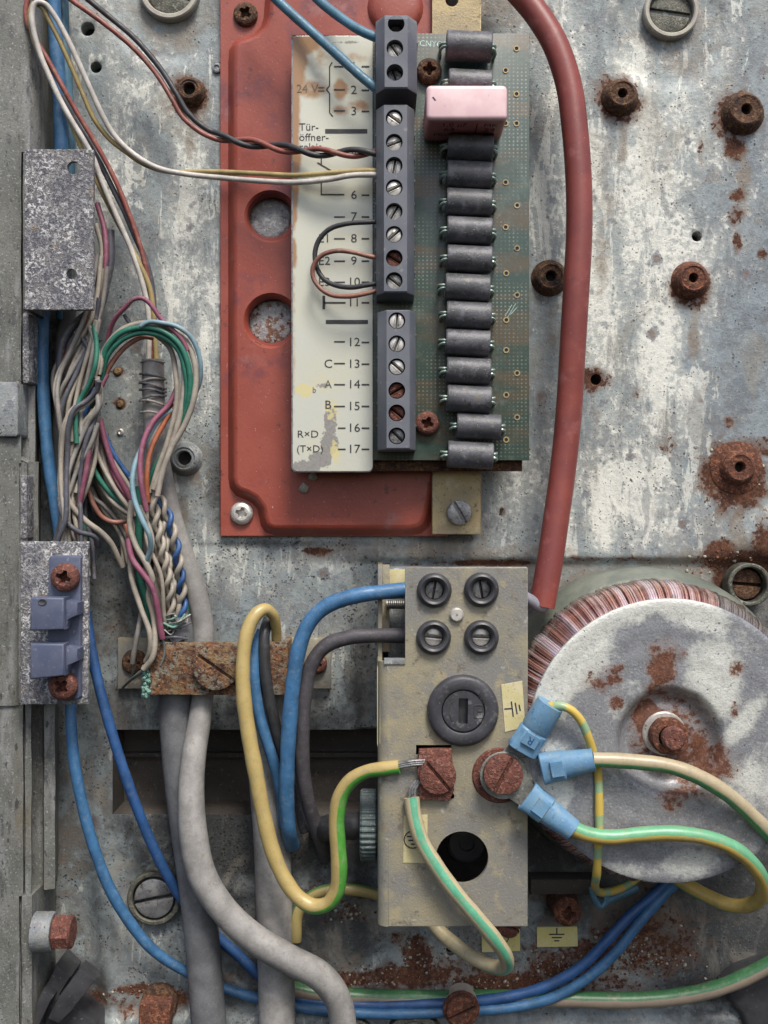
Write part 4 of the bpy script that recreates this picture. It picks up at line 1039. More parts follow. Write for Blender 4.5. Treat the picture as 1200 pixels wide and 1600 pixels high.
# inner wires rising out of that cable: yellow, white, black and red
G4 = 'thin wires looping over the cabinet edge'
wire([(245, 572, 52), (243, 535, 54), (240, 490, 60), (234, 450, 66), (218, 412, 70), (197, 372, 74), (172, 325, 80), (150, 280, 88), (126, 228, 96), (106, 182, 102), (88, 145, 108), (72, 110, 112), (58, 78, 116), (50, 50, 118), (47, 22, 120), (53, 6, 122), (64, 10, 122), (80, 38, 116), (97, 72, 110), (113, 108, 104), (130, 148, 96), (147, 186, 88), (170, 216, 78), (196, 237, 72), (226, 257, 66), (262, 268, 62), (320, 268, 66), (400, 271, 84), (460, 274, 104), (520, 270, 120), (560, 267, 124), (598, 267, 128)], 3.9, 'w_yellow', 'thin yellow wire looping over the cabinet edge to the middle terminal block', 90)
wire([(232, 572, 52), (233, 530, 56), (232, 490, 62), (222, 440, 68), (205, 390, 74), (184, 342, 82), (164, 296, 90), (145, 246, 98), (130, 218, 104), (113, 190, 108), (96, 160, 112), (80, 126, 116), (64, 88, 120), (54, 55, 124), (50, 22, 126), (57, 4, 128), (70, 6, 126), (85, 24, 122), (103, 56, 116), (120, 92, 110), (138, 132, 102), (156, 172, 94), (176, 208, 84), (205, 238, 76), (245, 262, 70), (290, 272, 66), (350, 278, 70), (410, 283, 86), (460, 285, 104), (510, 281, 120), (550, 274, 126), (598, 273, 130)], 4.3, 'w_white', 'thin white wire looping over the cabinet edge to the middle terminal block', 90)
wire([(237, 572, 48), (236, 520, 50), (234, 460, 54), (227, 415, 58), (214, 368, 62), (200, 330, 66), (184, 290, 70), (164, 250, 76), (142, 212, 84), (118, 172, 92), (98, 136, 100), (76, 96, 104), (56, 62, 108), (42, 34, 110), (42, 4, 112), (60, -30, 112)], 4.0, 'w_red', 'thin red wire that runs beside the white one down to the bound grey cable', 90)
wire([(241, 572, 46), (241, 500, 48), (238, 450, 50), (229, 410, 54), (212, 372, 56), (196, 334, 60), (178, 298, 62), (160, 262, 66), (140, 226, 70), (118, 190, 76), (96, 150, 84)], 4.4, 'w_dark', 'thin black wire under the white one running down to the bound grey cable', 80)

def twisted(axis, amp, pitch, ph0, h=None):
    """points of one strand wound round an axis"""
    A = catmull([W(*p) for p in axis], 4.0); out = []; L_ = 0
    for i, p in enumerate(A):
        if i: L_ += (p - A[i - 1]).length
        t_ = (A[min(i + 1, len(A) - 1)] - A[max(i - 1, 0)]).normalized()
        bi = t_.cross(Vector((0, 0, 1))).normalized(); a = 2 * math.pi * L_ / pitch + ph0
        out.append(tuple(p + bi * (amp * math.cos(a)) + Vector((0, 0, 1)) * (amp * math.sin(a))))
    return out
def pair_strand(axis, amp, pitch, ph0, r, mt, label, group=None):
    return solo('wire', MB().tube(twisted(axis, amp, pitch, ph0), r, 8, 5), M[mt], label, 'wire', group, 60)
ax = [(60, -60, 70), (120, -5, 70), (165, 30, 66), (210, 68, 62), (248, 112, 60), (272, 150, 62), (290, 180, 60), (322, 206, 58), (360, 218, 62), (410, 226, 80), (460, 234, 104), (500, 238, 118), (545, 239, 124), (600, 238, 128)]
def sep(ax, d):   # the two strands lie side by side, then twist near the board
    A = catmull([W(*p) for p in ax], 5.0); out = []
    for i, p in enumerate(A):
        t_ = (A[min(i + 1, len(A) - 1)] - A[max(i - 1, 0)]).normalized(); bi = t_.cross(Vector((0, 0, 1))).normalized()
        X = 600 + (p.x - 600) * D / (D - p.z)
        a = 0.35 * math.sin(X / 33) if X < 330 else 0.35 * math.sin(10) + (X - 330) / 17.0
        w_ = 5.0 if X < 300 else 4.6
        if X < 230: w_ += (230 - X) * .035
        out.append(tuple(p + bi * (d * w_ * math.cos(a)) + Vector((0, 0, 1)) * (d * w_ * math.sin(a))))
    return out
solo('wire', MB().tube(sep(ax, -1), 4.0, 10, 5), M['w_red'], 'red wire twisted with a black one into the middle terminal block', 'wire', None, 60)
solo('wire', MB().tube(sep(ax, 1), 4.3, 10, 5), M['w_black'], 'black wire twisted with a red one into the middle terminal block', 'wire', None, 60)
# blue supply wires of the board
wire([(390, -40, 96), (420, -12, 100), (452, 18, 104), (490, 52, 112), (530, 88, 124), (565, 120, 132), (600, 148, 136)], 7.5, 'w_teal', 'lower dull blue wire slanting over the label plate to the upper terminal block', 110)
wire([(470, -30, 96), (500, 2, 104), (530, 26, 116), (560, 46, 128), (605, 66, 136)], 7.5, 'w_teal', 'upper dull blue wire entering the top of the upper terminal block', 110)
# jumpers
wire([(600, 346, 124), (575, 347, 124), (540, 350, 120), (515, 358, 114), (499, 374, 110), (492, 396, 108), (495, 418, 108), (506, 436, 110), (525, 446, 116), (550, 449, 122), (570, 446, 126), (600, 441, 128)], 3.9, 'w_black', 'black jumper wire looping over the label plate', 116)
wire([(600, 405, 126), (575, 400, 128), (550, 394, 128), (525, 392, 126), (503, 399, 122), (490, 415, 118), (489, 432, 116), (499, 449, 118), (518, 461, 122), (545, 463, 126), (570, 459, 128), (600, 451, 128)], 3.7, 'w_brown', 'brown jumper wire looping over the label plate', 120)

# ---- loose blue cables at the cabinet edge
wire([(83, -80, 66), (84, -10, 66), (87, 60, 64), (92, 130, 62), (95, 190, 62), (96, 250, 60), (90, 330, 56), (76, 410, 54), (68, 480, 54), (66, 560, 56), (69, 640, 58), (76, 720, 58), (87, 790, 56), (96, 850, 54), (104, 920, 56), (108, 1000, 62), (110, 1080, 72), (111, 1130, 78), (116, 1190, 80), (127, 1250, 78), (144, 1315, 72), (170, 1385, 62), (202, 1440, 50), (240, 1485, 36), (285, 1515, 22), (340, 1540, 16), (410, 1562, 14), (480, 1576, 16), (560, 1583, 20), (640, 1584, 22), (720, 1580, 24), (800, 1574, 26), (860, 1560, 28), (915, 1530, 30), (960, 1490, 30), (1000, 1440, 28), (1035, 1400, 24), (1060, 1375, 20)], 9.6, 'w_blue', 'long blue wire from the top of the cabinet edge along the bottom to the transformer', 60, step=9, n=12,
     rpts=[11] * 6 + [10] * 9 + [9] * 8 + [8.4] * 20)
wire([(98, -80, 46), (98, 0, 46), (101, 80, 44), (106, 160, 42), (109, 230, 42), (106, 330, 40), (100, 420, 38), (96, 500, 34)], 9, 'w_teal', 'paler blue wire beside the long blue one at the upper cabinet edge', 44)
wire([(134, 955, 60), (140, 1000, 64), (152, 1060, 66), (172, 1135, 64), (197, 1215, 58), (225, 1290, 46), (252, 1350, 34), (285, 1405, 20), (330, 1455, 12), (372, 1492, 10), (410, 1528, 8), (455, 1555, 8), (520, 1568, 10), (620, 1570, 14), (720, 1566, 20), (800, 1556, 24), (860, 1538, 26), (910, 1508, 28), (950, 1468, 28), (985, 1430, 26), (1020, 1400, 22), (1045, 1375, 18)], 8.4, 'w_blue2', 'darker blue wire passing behind the thick grey cables to the transformer', 40, step=9, n=12)
wire([(106, 470, 30), (100, 560, 26), (96, 700, 26), (100, 860, 24)], 14, 'c_grey2', 'dark grey cable in the shade behind the loose blue wire', 28, None, 'cable', 'cable', 12)

# ---- beige harness
GB = 'beige wires of the twisted harness'; LBG = 'beige insulated wire lying among its likes in the thick twisted harness'
lay = [
 ([(158, 400), (152, 460), (140, 505), (115, 545), (93, 580), (86, 612), (92, 645), (104, 690)], 5.4, 92),
 ([(162, 420), (150, 480), (132, 530), (110, 580), (96, 625), (100, 665), (108, 700)], 5.2, 86),
 ([(152, 470), (140, 530), (122, 585), (108, 628), (106, 665), (116, 700)], 5.2, 90),
 ([(150, 500), (138, 550), (124, 600), (117, 640), (122, 675)], 5.0, 96),
 ([(140, 510), (150, 540), (153, 570), (144, 598), (126, 626), (116, 655), (112, 690)], 5.4, 102),
 ([(126, 515), (142, 535), (148, 560), (143, 590), (128, 618), (116, 640)], 4.8, 88),
 ([(134, 540), (134, 580), (128, 610)], 4.6, 80),
 ([(140, 520), (127, 570), (113, 620), (110, 650)], 5.0, 78),
 ([(152, 592), (155, 610), (140, 628), (118, 642), (102, 668), (96, 710), (96, 760), (101, 810), (94, 850), (90, 900)], 5.8, 112),
 ([(156, 605), (152, 635), (132, 660), (114, 695), (106, 745), (106, 790), (108, 850), (110, 900)], 5.6, 104),
 ([(154, 620), (150, 655), (136, 690), (120, 730), (113, 775), (118, 815), (126, 850), (130, 900)], 5.4, 98),
 ([(154, 636), (147, 675), (136, 712), (126, 750), (116, 790)], 5.4, 92),
 ([(154, 650), (150, 690), (142, 725), (132, 760), (122, 800), (133, 850), (138, 900)], 5.2, 86),
 ([(145, 640), (125, 680), (108, 715), (100, 760), (110, 800)], 5.0, 90),
 ([(150, 665), (143, 700), (128, 740), (118, 770)], 5.0, 100),
 ([(150, 660), (158, 695), (165, 730), (182, 768), (206, 802)], 5.2, 72),
 ([(160, 680), (176, 715), (196, 755), (210, 785)], 5.0, 64),
 ([(140, 715), (152, 752), (176, 785), (205, 806)], 5.2, 66),
 ([(142, 690), (152, 715), (172, 750), (192, 785), (204, 800)], 5.0, 60),
 ([(134, 740), (146, 770), (160, 795), (176, 815), (192, 845), (200, 880)], 4.8, 50),
]
_r = random.Random(12)
SEC = ['above the crossing of the twisted harness', 'below the crossing of the twisted harness', 'where the twisted harness fans out']
GT = 'tinted wires of the twisted harness'
strands = []
for bi_, (pts, r, h) in enumerate(lay):
    for q_ in range(5):
        amp = 0 if q_ == 0 else (4.5 if q_ == 1 else 7.5); ph = _r.uniform(0, 6.28); w_ = _r.uniform(.6, 1.1)
        dx = 0 if q_ == 0 else _r.uniform(-5, 5); dh = (0, -9, -18, -30, 5)[q_]
        pp = [(p[0] + dx + amp * math.sin(ph + i * w_), p[1] + _r.uniform(-5, 5) * (q_ > 0), max(16, h + dh + 4 * math.sin(i * 1.7 + r * 9))) for i, p in enumerate(pts)]
        x_, y_ = pp[0][:2]; mt = 'w_beige' if q_ == 0 else _r.choice(['w_beige', 'w_beige', 'w_beige', 'w_beige2', 'w_beige2', 'w_beige2', 'w_beige2', 'w_beige2', 'w_beige2', 'w_pink', 'w_brown', 'w_dark', 'w_dark', 'w_green'] if q_ > 1 else ['w_beige', 'w_beige', 'w_beige2', 'w_brown'])
        sc_ = SEC[0 if bi_ < 8 else (1 if bi_ < 15 else 2)]
        nm_ = {'w_beige': 'pale beige wire among others ', 'w_beige2': 'greyish beige wire among others ', 'w_pink': 'dull pink wire between beige ones ', 'w_brown': 'dull brown wire between beige ones ', 'w_lblue': 'pale blue wire between beige ones ', 'w_dark': 'dark grey wire between beige ones ', 'w_green': 'green wire between beige ones '}[mt]
        wire(pp, r * .82, mt, nm_ + sc_, h, GB if 'beige' in mt else GT, n=10, step=6)
wire([(100, 735, 100), (101, 765, 102), (112, 790, 104), (135, 815, 98), (158, 832, 88), (174, 850, 78), (184, 870, 70), (192, 886, 64)], 5.4, 'w_beige', 'beige wire bent away from the harness with a yellowed loose end', 90)
GD = 'dark grey wires of the twisted harness'; LDG = 'dark grey wire lying among the beige ones in the thick twisted harness'
for pts, r, h in (([(160, 440), (148, 478), (118, 505), (100, 532), (94, 570), (98, 610)], 6, 76), ([(166, 420), (158, 475), (128, 510), (104, 545)], 7, 68), ([(172, 360), (172, 410), (160, 455), (130, 500), (108, 530)], 7, 66),
                 ([(96, 690), (94, 740), (98, 790), (94, 850)], 5, 70), ([(140, 700), (160, 728), (180, 765), (196, 796)], 4.6, 52), ([(132, 770), (150, 800), (172, 815), (200, 842), (212, 870)], 5, 44), ([(164, 682), (184, 722), (204, 760)], 4.2, 56)):
    wire([(p[0], p[1], h) for p in pts], r, 'w_dark', LDG, h, GD, n=9)
wire([(92, 775, 110), (96, 800, 112), (108, 820, 112), (126, 832, 108), (142, 836, 100), (150, 842, 92), (151, 852, 84)], 4.6, 'w_dark', 'dark grey wire with its short end curling free above the clip bracket', 110)
wire([(152, 318, 70), (164, 365, 76), (164, 420, 80), (150, 470, 84), (140, 500, 80)], 5, 'w_pink', 'magenta wire showing behind the edge of the speckled plate', 80)
wire([(150, 350, 70), (160, 390, 72), (155, 440, 76), (140, 490, 72)], 5, 'w_beige', 'beige wire showing behind the edge of the speckled plate', 80)
wire([(148, 606, 98), (136, 640, 98), (122, 672, 98), (112, 700, 94)], 4.2, 'w_blue2', 'dark blue wire glimpsed inside the crossing of the harness', 90)
wire([(140, 700, 104), (135, 735, 104), (128, 770, 102), (121, 810, 96), (118, 850, 90)], 4.8, 'w_pink', 'magenta wire running down inside the harness to the clip bracket', 100)
wire([(156, 655, 84), (166, 695, 84), (180, 735, 80), (206, 782, 70)], 5.2, 'w_pink', 'magenta wire fanning out of the harness below the crossing', 80)
wire([(160, 672, 72), (178, 710, 70), (202, 745, 64)], 4.6, 'w_blue2', 'dark blue wire fanning out of the harness below the crossing', 70)
wire([(136, 700, 76), (150, 740, 76), (176, 774, 72), (206, 800, 66)], 4.8, 'w_green', 'green wire fanning out of the harness behind the beige ones', 70)
wire([(136, 760, 76), (146, 788, 74), (160, 808, 70), (178, 816, 66), (204, 812, 62)], 4.6, 'w_brown', 'pinkish brown wire turning level where the harness thins out', 70)
wire([(122, 560, 90), (108, 590, 86), (100, 620, 84)], 4.5, 'w_brown', 'brown wire glimpsed between the beige ones of the upper harness', 80)
wire([(168, 585, 88), (160, 600, 90), (150, 622, 92)], 4.5, 'w_pink', 'short stretch of magenta wire under the green loop where it leaves the harness', 80)
# loop across to the lower bundle
GL = 'beige wires of the loop round the grey cable'; LL = 'beige wire of the loop that arches round the grey cable'
for (pts, r, h), LL in zip((([(154, 585), (165, 545), (190, 516), (222, 505), (262, 512), (290, 533), (305, 572), (303, 622), (288, 665), (268, 700), (254, 738), (246, 775)], 5.4, 100),
                  ([(222, 512), (254, 517), (279, 540), (288, 582), (284, 635), (272, 685), (256, 730), (240, 765)], 5.6, 92),
                  ([(240, 520), (266, 545), (275, 588), (276, 628), (262, 690), (246, 735), (236, 770)], 5.0, 86),
                  ([(284, 600), (276, 660), (258, 712), (243, 760), (238, 790)], 5.0, 84)), ('outermost beige wire of the loop that arches round the grey cable', 'beige wire just inside the green ones of the loop', 'innermost beige wire of the loop near the wire binding', 'short beige wire under the falling side of the loop')):
    wire([(p[0], p[1], h) for p in pts], r, 'w_beige', LL, h, GL, n=10)
wire([(157, 582, 96), (166, 545, 102), (188, 521, 106), (218, 512, 108), (252, 517, 108), (280, 538, 106), (294, 570, 104), (297, 610, 100), (289, 650, 92), (276, 675, 84), (262, 700, 78), (248, 722, 74), (234, 750, 70), (226, 790, 68)], 5.4, 'w_green', 'outer green wire of the loop round the grey cable', 100)
wire([(158, 595, 90), (168, 556, 98), (192, 530, 102), (222, 520, 104), (254, 526, 104), (278, 546, 102), (289, 578, 100), (292, 615, 96), (284, 655, 88), (272, 680, 80)], 5.0, 'w_green', 'inner green wire of the loop round the grey cable', 100)
wire([(168, 535, 84), (172, 515, 92), (182, 495, 102), (198, 478, 110), (208, 468, 114), (222, 466, 114), (234, 474, 112), (250, 496, 110), (268, 514, 108), (284, 530, 106), (293, 548, 104)], 4.4, 'w_pink', 'magenta wire standing in a high arch above the green loop', 100)
wire([(194, 491, 100), (199, 500, 98), (206, 508, 96)], 3.0, 'w_dark', 'short grey wire end poking from under the magenta arch', 96)
wire([(220, 510, 112), (232, 503, 114), (250, 504, 114), (276, 510, 112), (296, 524, 108), (309, 548, 102), (314, 578, 96), (310, 604, 88), (300, 622, 80)], 4.2, 'w_lblue', 'light blue wire along the outside of the green loop', 100)
wire([(158, 606, 84), (172, 572, 88), (196, 542, 92), (222, 527, 94), (240, 528, 90)], 4.6, 'w_brown', 'dull pink wire along the inside of the green loop', 90)
wire([(277, 605, 78), (264, 632, 82), (240, 658, 90), (225, 688, 98), (219, 725, 104), (222, 765, 106), (229, 798, 102)], 5.0, 'w_pink', 'pink wire that crosses the grey cable below its binding', 90)
wire([(270, 640, 76), (248, 656, 80), (232, 682, 86), (216, 712, 96), (207, 745, 106), (210, 780, 112), (222, 812, 114), (234, 838, 112), (235, 858, 104), (227, 880, 94)], 4.8, 'w_lblue', 'light blue wire weaving down over the lower bundle', 90)
wire([(273, 632, 74), (256, 662, 78), (241, 690, 84), (232, 718, 90), (229, 755, 92), (231, 785, 90)], 4.8, 'w_orange', 'orange wire beside the pink one over the grey cable', 86)
# lower bundle
wire([(206, 782, 88), (203, 820, 92), (212, 852, 96), (228, 880, 96), (238, 905, 92), (232, 930, 86), (240, 965, 80), (242, 1000, 84), (238, 1028, 88), (224, 1046, 84)], 5.4, 'w_beige', 'beige wire whose bared end touches the foot of the rusty clamp', 90)
wire([(224, 1046, 84), (212, 1056, 74), (200, 1066, 50), (192, 1074, 34)], 2.4, 'copper_end', 'bared strands hanging below the longest loose beige wire', 60)
wire([(202, 860, 80), (206, 905, 84), (220, 950, 86), (234, 990, 88), (234, 1018, 84), (228, 1034, 74)], 5.0, 'w_beige', 'loose beige wire lying on the corner of the rusty clamp', 84)
wire([(222, 950, 70), (216, 985, 72), (210, 1015, 68), (207, 1036, 60)], 4.8, 'w_beige2', 'short greyish wire hanging over the clamp foot', 70)
wire([(207, 1036, 60), (208, 1050, 52), (203, 1064, 40)], 2.2, 'copper_end', 'bared strands of the short greyish wire', 50)
wire([(216, 760, 74), (218, 810, 76), (217, 860, 74), (220, 910, 72), (232, 950, 68), (238, 1010, 60)], 6.2, 'w_green', 'green wire running straight down the middle of the lower bundle', 70)
wire([(200, 842, 92), (206, 872, 96), (222, 895, 98), (238, 918, 98), (245, 945, 94), (250, 975, 88), (254, 998, 84)], 5.4, 'w_pink', 'bright magenta wire on top of the lower bundle with a whitish end', 90)
wire([(254, 998, 84), (257, 1012, 80), (256, 1026, 79), (251, 1040, 78)], 2.0, 'copper_end', 'bared strands below the bright magenta wire', 80)
wire([(196, 820, 70), (208, 852, 78), (226, 880, 82), (236, 896, 80)], 4.6, 'w_orange', 'orange wire beside the bright magenta one in the lower bundle', 80)
GP = 'beige strands twisted in pairs in the lower bundle'; LP = 'beige strand twisted with another in the lower bundle'
A1 = [(238, 770, 80), (246, 820, 84), (256, 870, 80), (264, 915, 72), (268, 965, 62)]
A2 = [(228, 800, 74), (236, 850, 78), (246, 900, 74), (258, 950, 64), (264, 975, 58)]
A3 = [(250, 800, 72), (258, 850, 72), (266, 900, 66), (278, 950, 56), (282, 975, 50)]
A4 = [(242, 768, 70), (260, 800, 76), (272, 840, 76), (280, 885, 70), (284, 925, 60), (286, 975, 52)]
GN = 'pale wires hanging down the lower bundle'
for n_, (x0, x1, x2, x3, mt, h) in enumerate(((208, 212, 222, 232, 'w_beige', 66), (214, 224, 238, 250, 'w_beige2', 62), (224, 236, 244, 262, 'w_beige', 58), (238, 246, 262, 276, 'w_beige2', 54), (204, 218, 226, 244, 'w_beige', 52), (246, 262, 272, 284, 'w_beige', 50), (232, 230, 250, 256, 'w_beige', 78), (218, 236, 232, 246, 'w_beige', 84))):
    wire([(x0, 790, h), (x1 + 3 * math.sin(n_), 842, h + 6), (x2 - 3 * math.sin(2 * n_), 900, h + 4), (x3, 958, h - 4), (x3 + 4, 985, h - 14)], 4.0, mt, 'pale wire hanging straight among the others of the lower bundle above the rusty clamp', h, GN, n=10)
for A_, pt, LP in ((A1, 47, 'beige strand of the tightly twisted pair in the lower bundle'), (A3, 62, 'beige strand of the loosely twisted pair next to the dark blue strand')):
    for ph in (0, math.pi): pair_strand(A_, 4.6, pt, ph + A_[0][0], 4.0, 'w_beige', LP, GP)
for pts, r, mt, lb in (([(232, 790, 70), (240, 830, 72), (246, 868, 70), (243, 905, 66), (252, 940, 60), (258, 975, 50)], 4.8, 'w_beige', 'beige wire lying straight beside the twisted pairs of the lower bundle'),
                       ([(222, 800, 66), (234, 845, 66), (248, 890, 62), (256, 930, 58), (262, 975, 50)], 4.6, 'w_brown', 'dull brown wire under the twisted pairs of the lower bundle'),
                       ([(212, 860, 60), (226, 900, 60), (236, 945, 56), (240, 985, 52)], 4.6, 'w_beige2', 'greyish wire low in the lower bundle beside the straight green one'),
                       ([(256, 790, 60), (268, 850, 60), (276, 905, 56), (290, 950, 48), (290, 980, 44)], 4.6, 'w_beige2', 'greyish wire low in the lower bundle beside the blue strand'),
                       ([(226, 780, 50), (240, 860, 50), (256, 920, 48), (272, 980, 44)], 9, 'w_dark', 'dark wire filling the middle of the lower bundle')):
    wire(pts, r, mt, lb, 60)
pair_strand(A4, 4.8, 46, 0.4, 4.2, 'w_blue2', 'dark blue strand twisted with a beige one beside the grey cable')
pair_strand(A4, 4.8, 46, 0.4 + math.pi, 4.2, 'w_beige', 'beige strand twisted with the dark blue one beside the grey cable')
wire([(262, 885, 62), (270, 925, 58), (280, 960, 50)], 4.4, 'w_brown', 'brown wire low in the lower bundle near the clamp', 56)
wire([(292, 900, 46), (296, 935, 44), (292, 968, 42)], 5.0, 'w_green', 'short green wire between the twisted pairs and the grey cable', 44)
t = thing('cable_shield', 'frayed grey foil and drain wires where the lower bundle leaves its sheath', 'cable shield', W(278, 985, 30))
mb = MB()
P0 = [W(x, y, h) for x, y, h in ((278, 962, 44), (279, 985, 42), (280, 1010, 38))]
build('sheath_end', MB().tube(P0, 24, 16, 6, True, [20, 24, 26]), M['c_grey2'], t, 60)
rnd = random.Random(4)
for i in range(15):
    x, y = rnd.uniform(252, 270), rnd.uniform(962, 1000); h = rnd.uniform(62, 76)
    x2 = x + rnd.uniform(18, 40); p = [W(x, y, h), W((x + x2) / 2, y + rnd.uniform(-9, 9), h + rnd.uniform(0, 8)), W(x2, y + rnd.uniform(-16, 10), h + rnd.uniform(-14, 0))]
    build('drain_wire', MB().tube(p, rnd.choice([1.3, 1.7, 2.4]), 6, 5), M[rnd.choice(['w_dark', 'c_grey2', 'pale_steel', 'verdigris'])], t, 60)

# ---- rusty cable clamp
t = thing('cable_clamp', 'rusty strap clamp holding the thick grey cables', 'clamp', W(335, 1045, 0))
HC = 78
a = W(233, 1004, HC); b = W(450, 1086, HC)
def rough_rect(x0, y0, x1, y1, amp, n=14, seed=1):
    r_ = random.Random(seed); out = []
    for (p, q) in (((x0, y0), (x1, y0)), ((x1, y0), (x1, y1)), ((x1, y1), (x0, y1)), ((x0, y1), (x0, y0))):
        for k in range(n): out.append((p[0] + (q[0] - p[0]) * k / n + r_.uniform(-amp, amp), p[1] + (q[1] - p[1]) * k / n + r_.uniform(-amp, amp)))
    return out
build('strap', MB().prism(rough_rect(a[0], a[1], b[0], b[1], .7, 10), HC - 9, HC, 1.5), M['rust_gold'], t)
build('strap_leg', MB().box(a[0], a[1], a[0] + 8, b[1], 6, HC - 8, 1), M['rust_gold'], t); build('strap_leg', MB().box(b[0] - 8, a[1], b[0], b[1], 6, HC - 8, 1), M['rust_gold'], t)
a2 = W(184, 997, 14); b2 = W(517, 1076, 14)
build('foot', MB().box(a2[0], a2[1], a[0] + 4, b2[1], 0, 14, 1.2), M['gold_zinc'], t); build('foot', MB().box(b[0] - 4, a2[1], b2[0], b2[1], 0, 14, 1.2), M['gold_zinc'], t)
mb = MB(); c_ = at(337, 1043, HC + 10, 36); slotted(mb, c_[0], c_[1], c_[2], HC - 1, 12, 35, .07); build('screw', mb, M['rust_gold'], t, label='large flaking slotted screw head on the strap')
mb = MB(); c_ = at(494, 1038, 24, 17); phillips(mb, c_[0], c_[1], c_[2], 13, 13, 10); build('screw', mb, M['rust_red'], t)
mb = MB(); c_ = at(209, 1035, 22, 20); phillips(mb, c_[0], c_[1], c_[2], 13, 10, 10); build('screw', mb, M['rust_brown'], t)
rnd = random.Random(9); mb = MB()
bmz = bmesh.new(); bmesh.ops.create_icosphere(bmz, subdivisions=1, radius=1)
iv = [tuple(v.co) for v in bmz.verts]; fv = [[v.index for v in f.verts] for f in bmz.faces]; bmz.free()
for i in range(90):
    y = rnd.uniform(1040, 1090); x = 229 + (y - 1060) * -.05 + rnd.uniform(-6, 7) * (1 - .4 * abs(y - 1060) / 30); r = rnd.uniform(1.8, 4.2); c0 = W(x, y, 72 + rnd.uniform(-6, 10))
    mb.add([(c0[0] + v[0] * r * rnd.uniform(.7, 1.2), c0[1] + v[1] * r, c0[2] + v[2] * r) for v in iv], fv)
o = build('verdigris_crust', mb, M['verdigris']); o['kind'] = 'stuff'; o['label'] = 'green crust of verdigris at the corner of the rusty clamp'; o['category'] = 'verdigris'

# ---- plates on the cabinet edge
HS = 140
a = W(38, 233, HS); b = W(146, 484, HS)
t = thing('cover_plate', 'speckled grey corroded plate with two holes over the upper harness', 'plate', (a[0], b[1], HS - 8))
hl = [circle(*W(115, 262, HS)[:2], 9.5, 24), circle(*W(112, 428, HS)[:2], 7.5, 24)]
build('plate', MB().prism(rough_rect(a[0], a[1], b[0], b[1], .45, 16, 5), HS - 8, HS, 1.3, 2, hl), M['plate_spk'], t)
build('fold', MB().box(a[0] - 3, a[1] + 4, a[0] + 5, b[1] - 2, 60, HS - 3, 1), M['zinc_dark'], t)
HS2 = 138
a = W(32, 846, HS2); b = W(138, 1101, HS2)
t = thing('clip_bracket', 'speckled bracket with two slate plastic clips and two rusty screws', 'bracket', (a[0], b[1], HS2 - 8))
build('plate', MB().prism(rough_rect(a[0], a[1], b[0], b[1], .6, 16, 8), HS2 - 8, HS2, 1.6), M['plate_spk'], t)
build('fold', MB().box(a[0] - 4, a[1] + 3, a[0] + 5, b[1] - 2, 50, HS2 - 3, 1), M['zinc_dark'], t)
def wq(pts, h): return [W(x, y, h)[:2] for x, y in pts]
build('clip_base', MB().prism(wq([(80, 868), (122, 868), (126, 872), (126, 1088), (122, 1092), (92, 1092), (78, 1060), (74, 990), (76, 872)], 147), HS2 - 1, 147, 2), M['clip_plastic'], t)
for y0 in (934, 1006):
    dy = 0 if y0 == 934 else 0
    hh = 182
    q = wq([(47, y0), (100, y0), (101, y0 + 50), (46, y0 + 52 if y0 == 934 else y0 + 56)], hh)
    cl = build('clip', MB().prism(q, 156, hh, 3, 3), M['clip_plastic'], t)
    build('arm', MB().prism(wq([(98, y0 + 3), (121, y0 + 8), (121, y0 + 27), (106, y0 + 34), (104, y0 + 46), (98, y0 + 48)], 172), HS2 + 2, 172, 2), M['clip_plastic'], cl)
    if y0 == 934:
        c_ = at(66, y0 + 7, hh + 1, 4); build('pip', MB().lathe(c_[0], c_[1], [(5, hh - 1), (4, hh + 1.5), (1.5, hh + .4)], 14, rx=1.4), M['fuse'], cl)
for (x, y, r, rot) in ((98, 903, 23, 20), (95, 1074, 23, 40)):
    c_ = at(x, y, 164, r); mb = MB(); phillips(mb, c_[0], c_[1], c_[2], 146, 17, rot, .55); build('screw', mb, M['rust_red'], t)
# bolt standing out sideways
t = thing('bolt', 'steel bolt with a rusty red end standing sideways out of the cabinet edge', 'bolt', W(88, 1456, 60))
c0 = Vector(W(58, 1456, 96))
def side_lathe(c, prof, n=28, ph=0):
    m_ = MB(); m_.M = Matrix(((0, 0, 1, c[0]), (1, 0, 0, c[1]), (0, 1, 0, c[2]), (0, 0, 0, 1)))
    return m_.lathe(0, 0, prof, n)
build('shank', side_lathe(c0, [(29, -3), (29, 0), (29, 22), (27, 25)]), M['zinc'], t)
build('end', side_lathe(c0, [(22, 24), (25, 27), (25, 50), (22, 53)], 8), M['rust_red'], t)
# black latch at the bottom corner
t = thing('latch', 'broken black plastic latch at the foot of the cabinet edge', 'latch', W(90, 1590, 20))
build('body', MB().prism(wq([(88, 1506), (110, 1527), (92, 1556), (150, 1600), (170, 1700), (10, 1700), (40, 1600), (66, 1552)], 60), 0, 60, 4), M['black'], t)
build('lever', MB().prism(wq([(124, 1514), (148, 1532), (112, 1580), (92, 1600), (74, 1592), (90, 1560)], 84), 50, 84, 3), M['black'], t)
build('hook', MB().prism(wq([(66, 1548), (80, 1562), (62, 1600), (60, 1660), (28, 1660), (44, 1590)], 90), 40, 90, 3), M['black'], t)

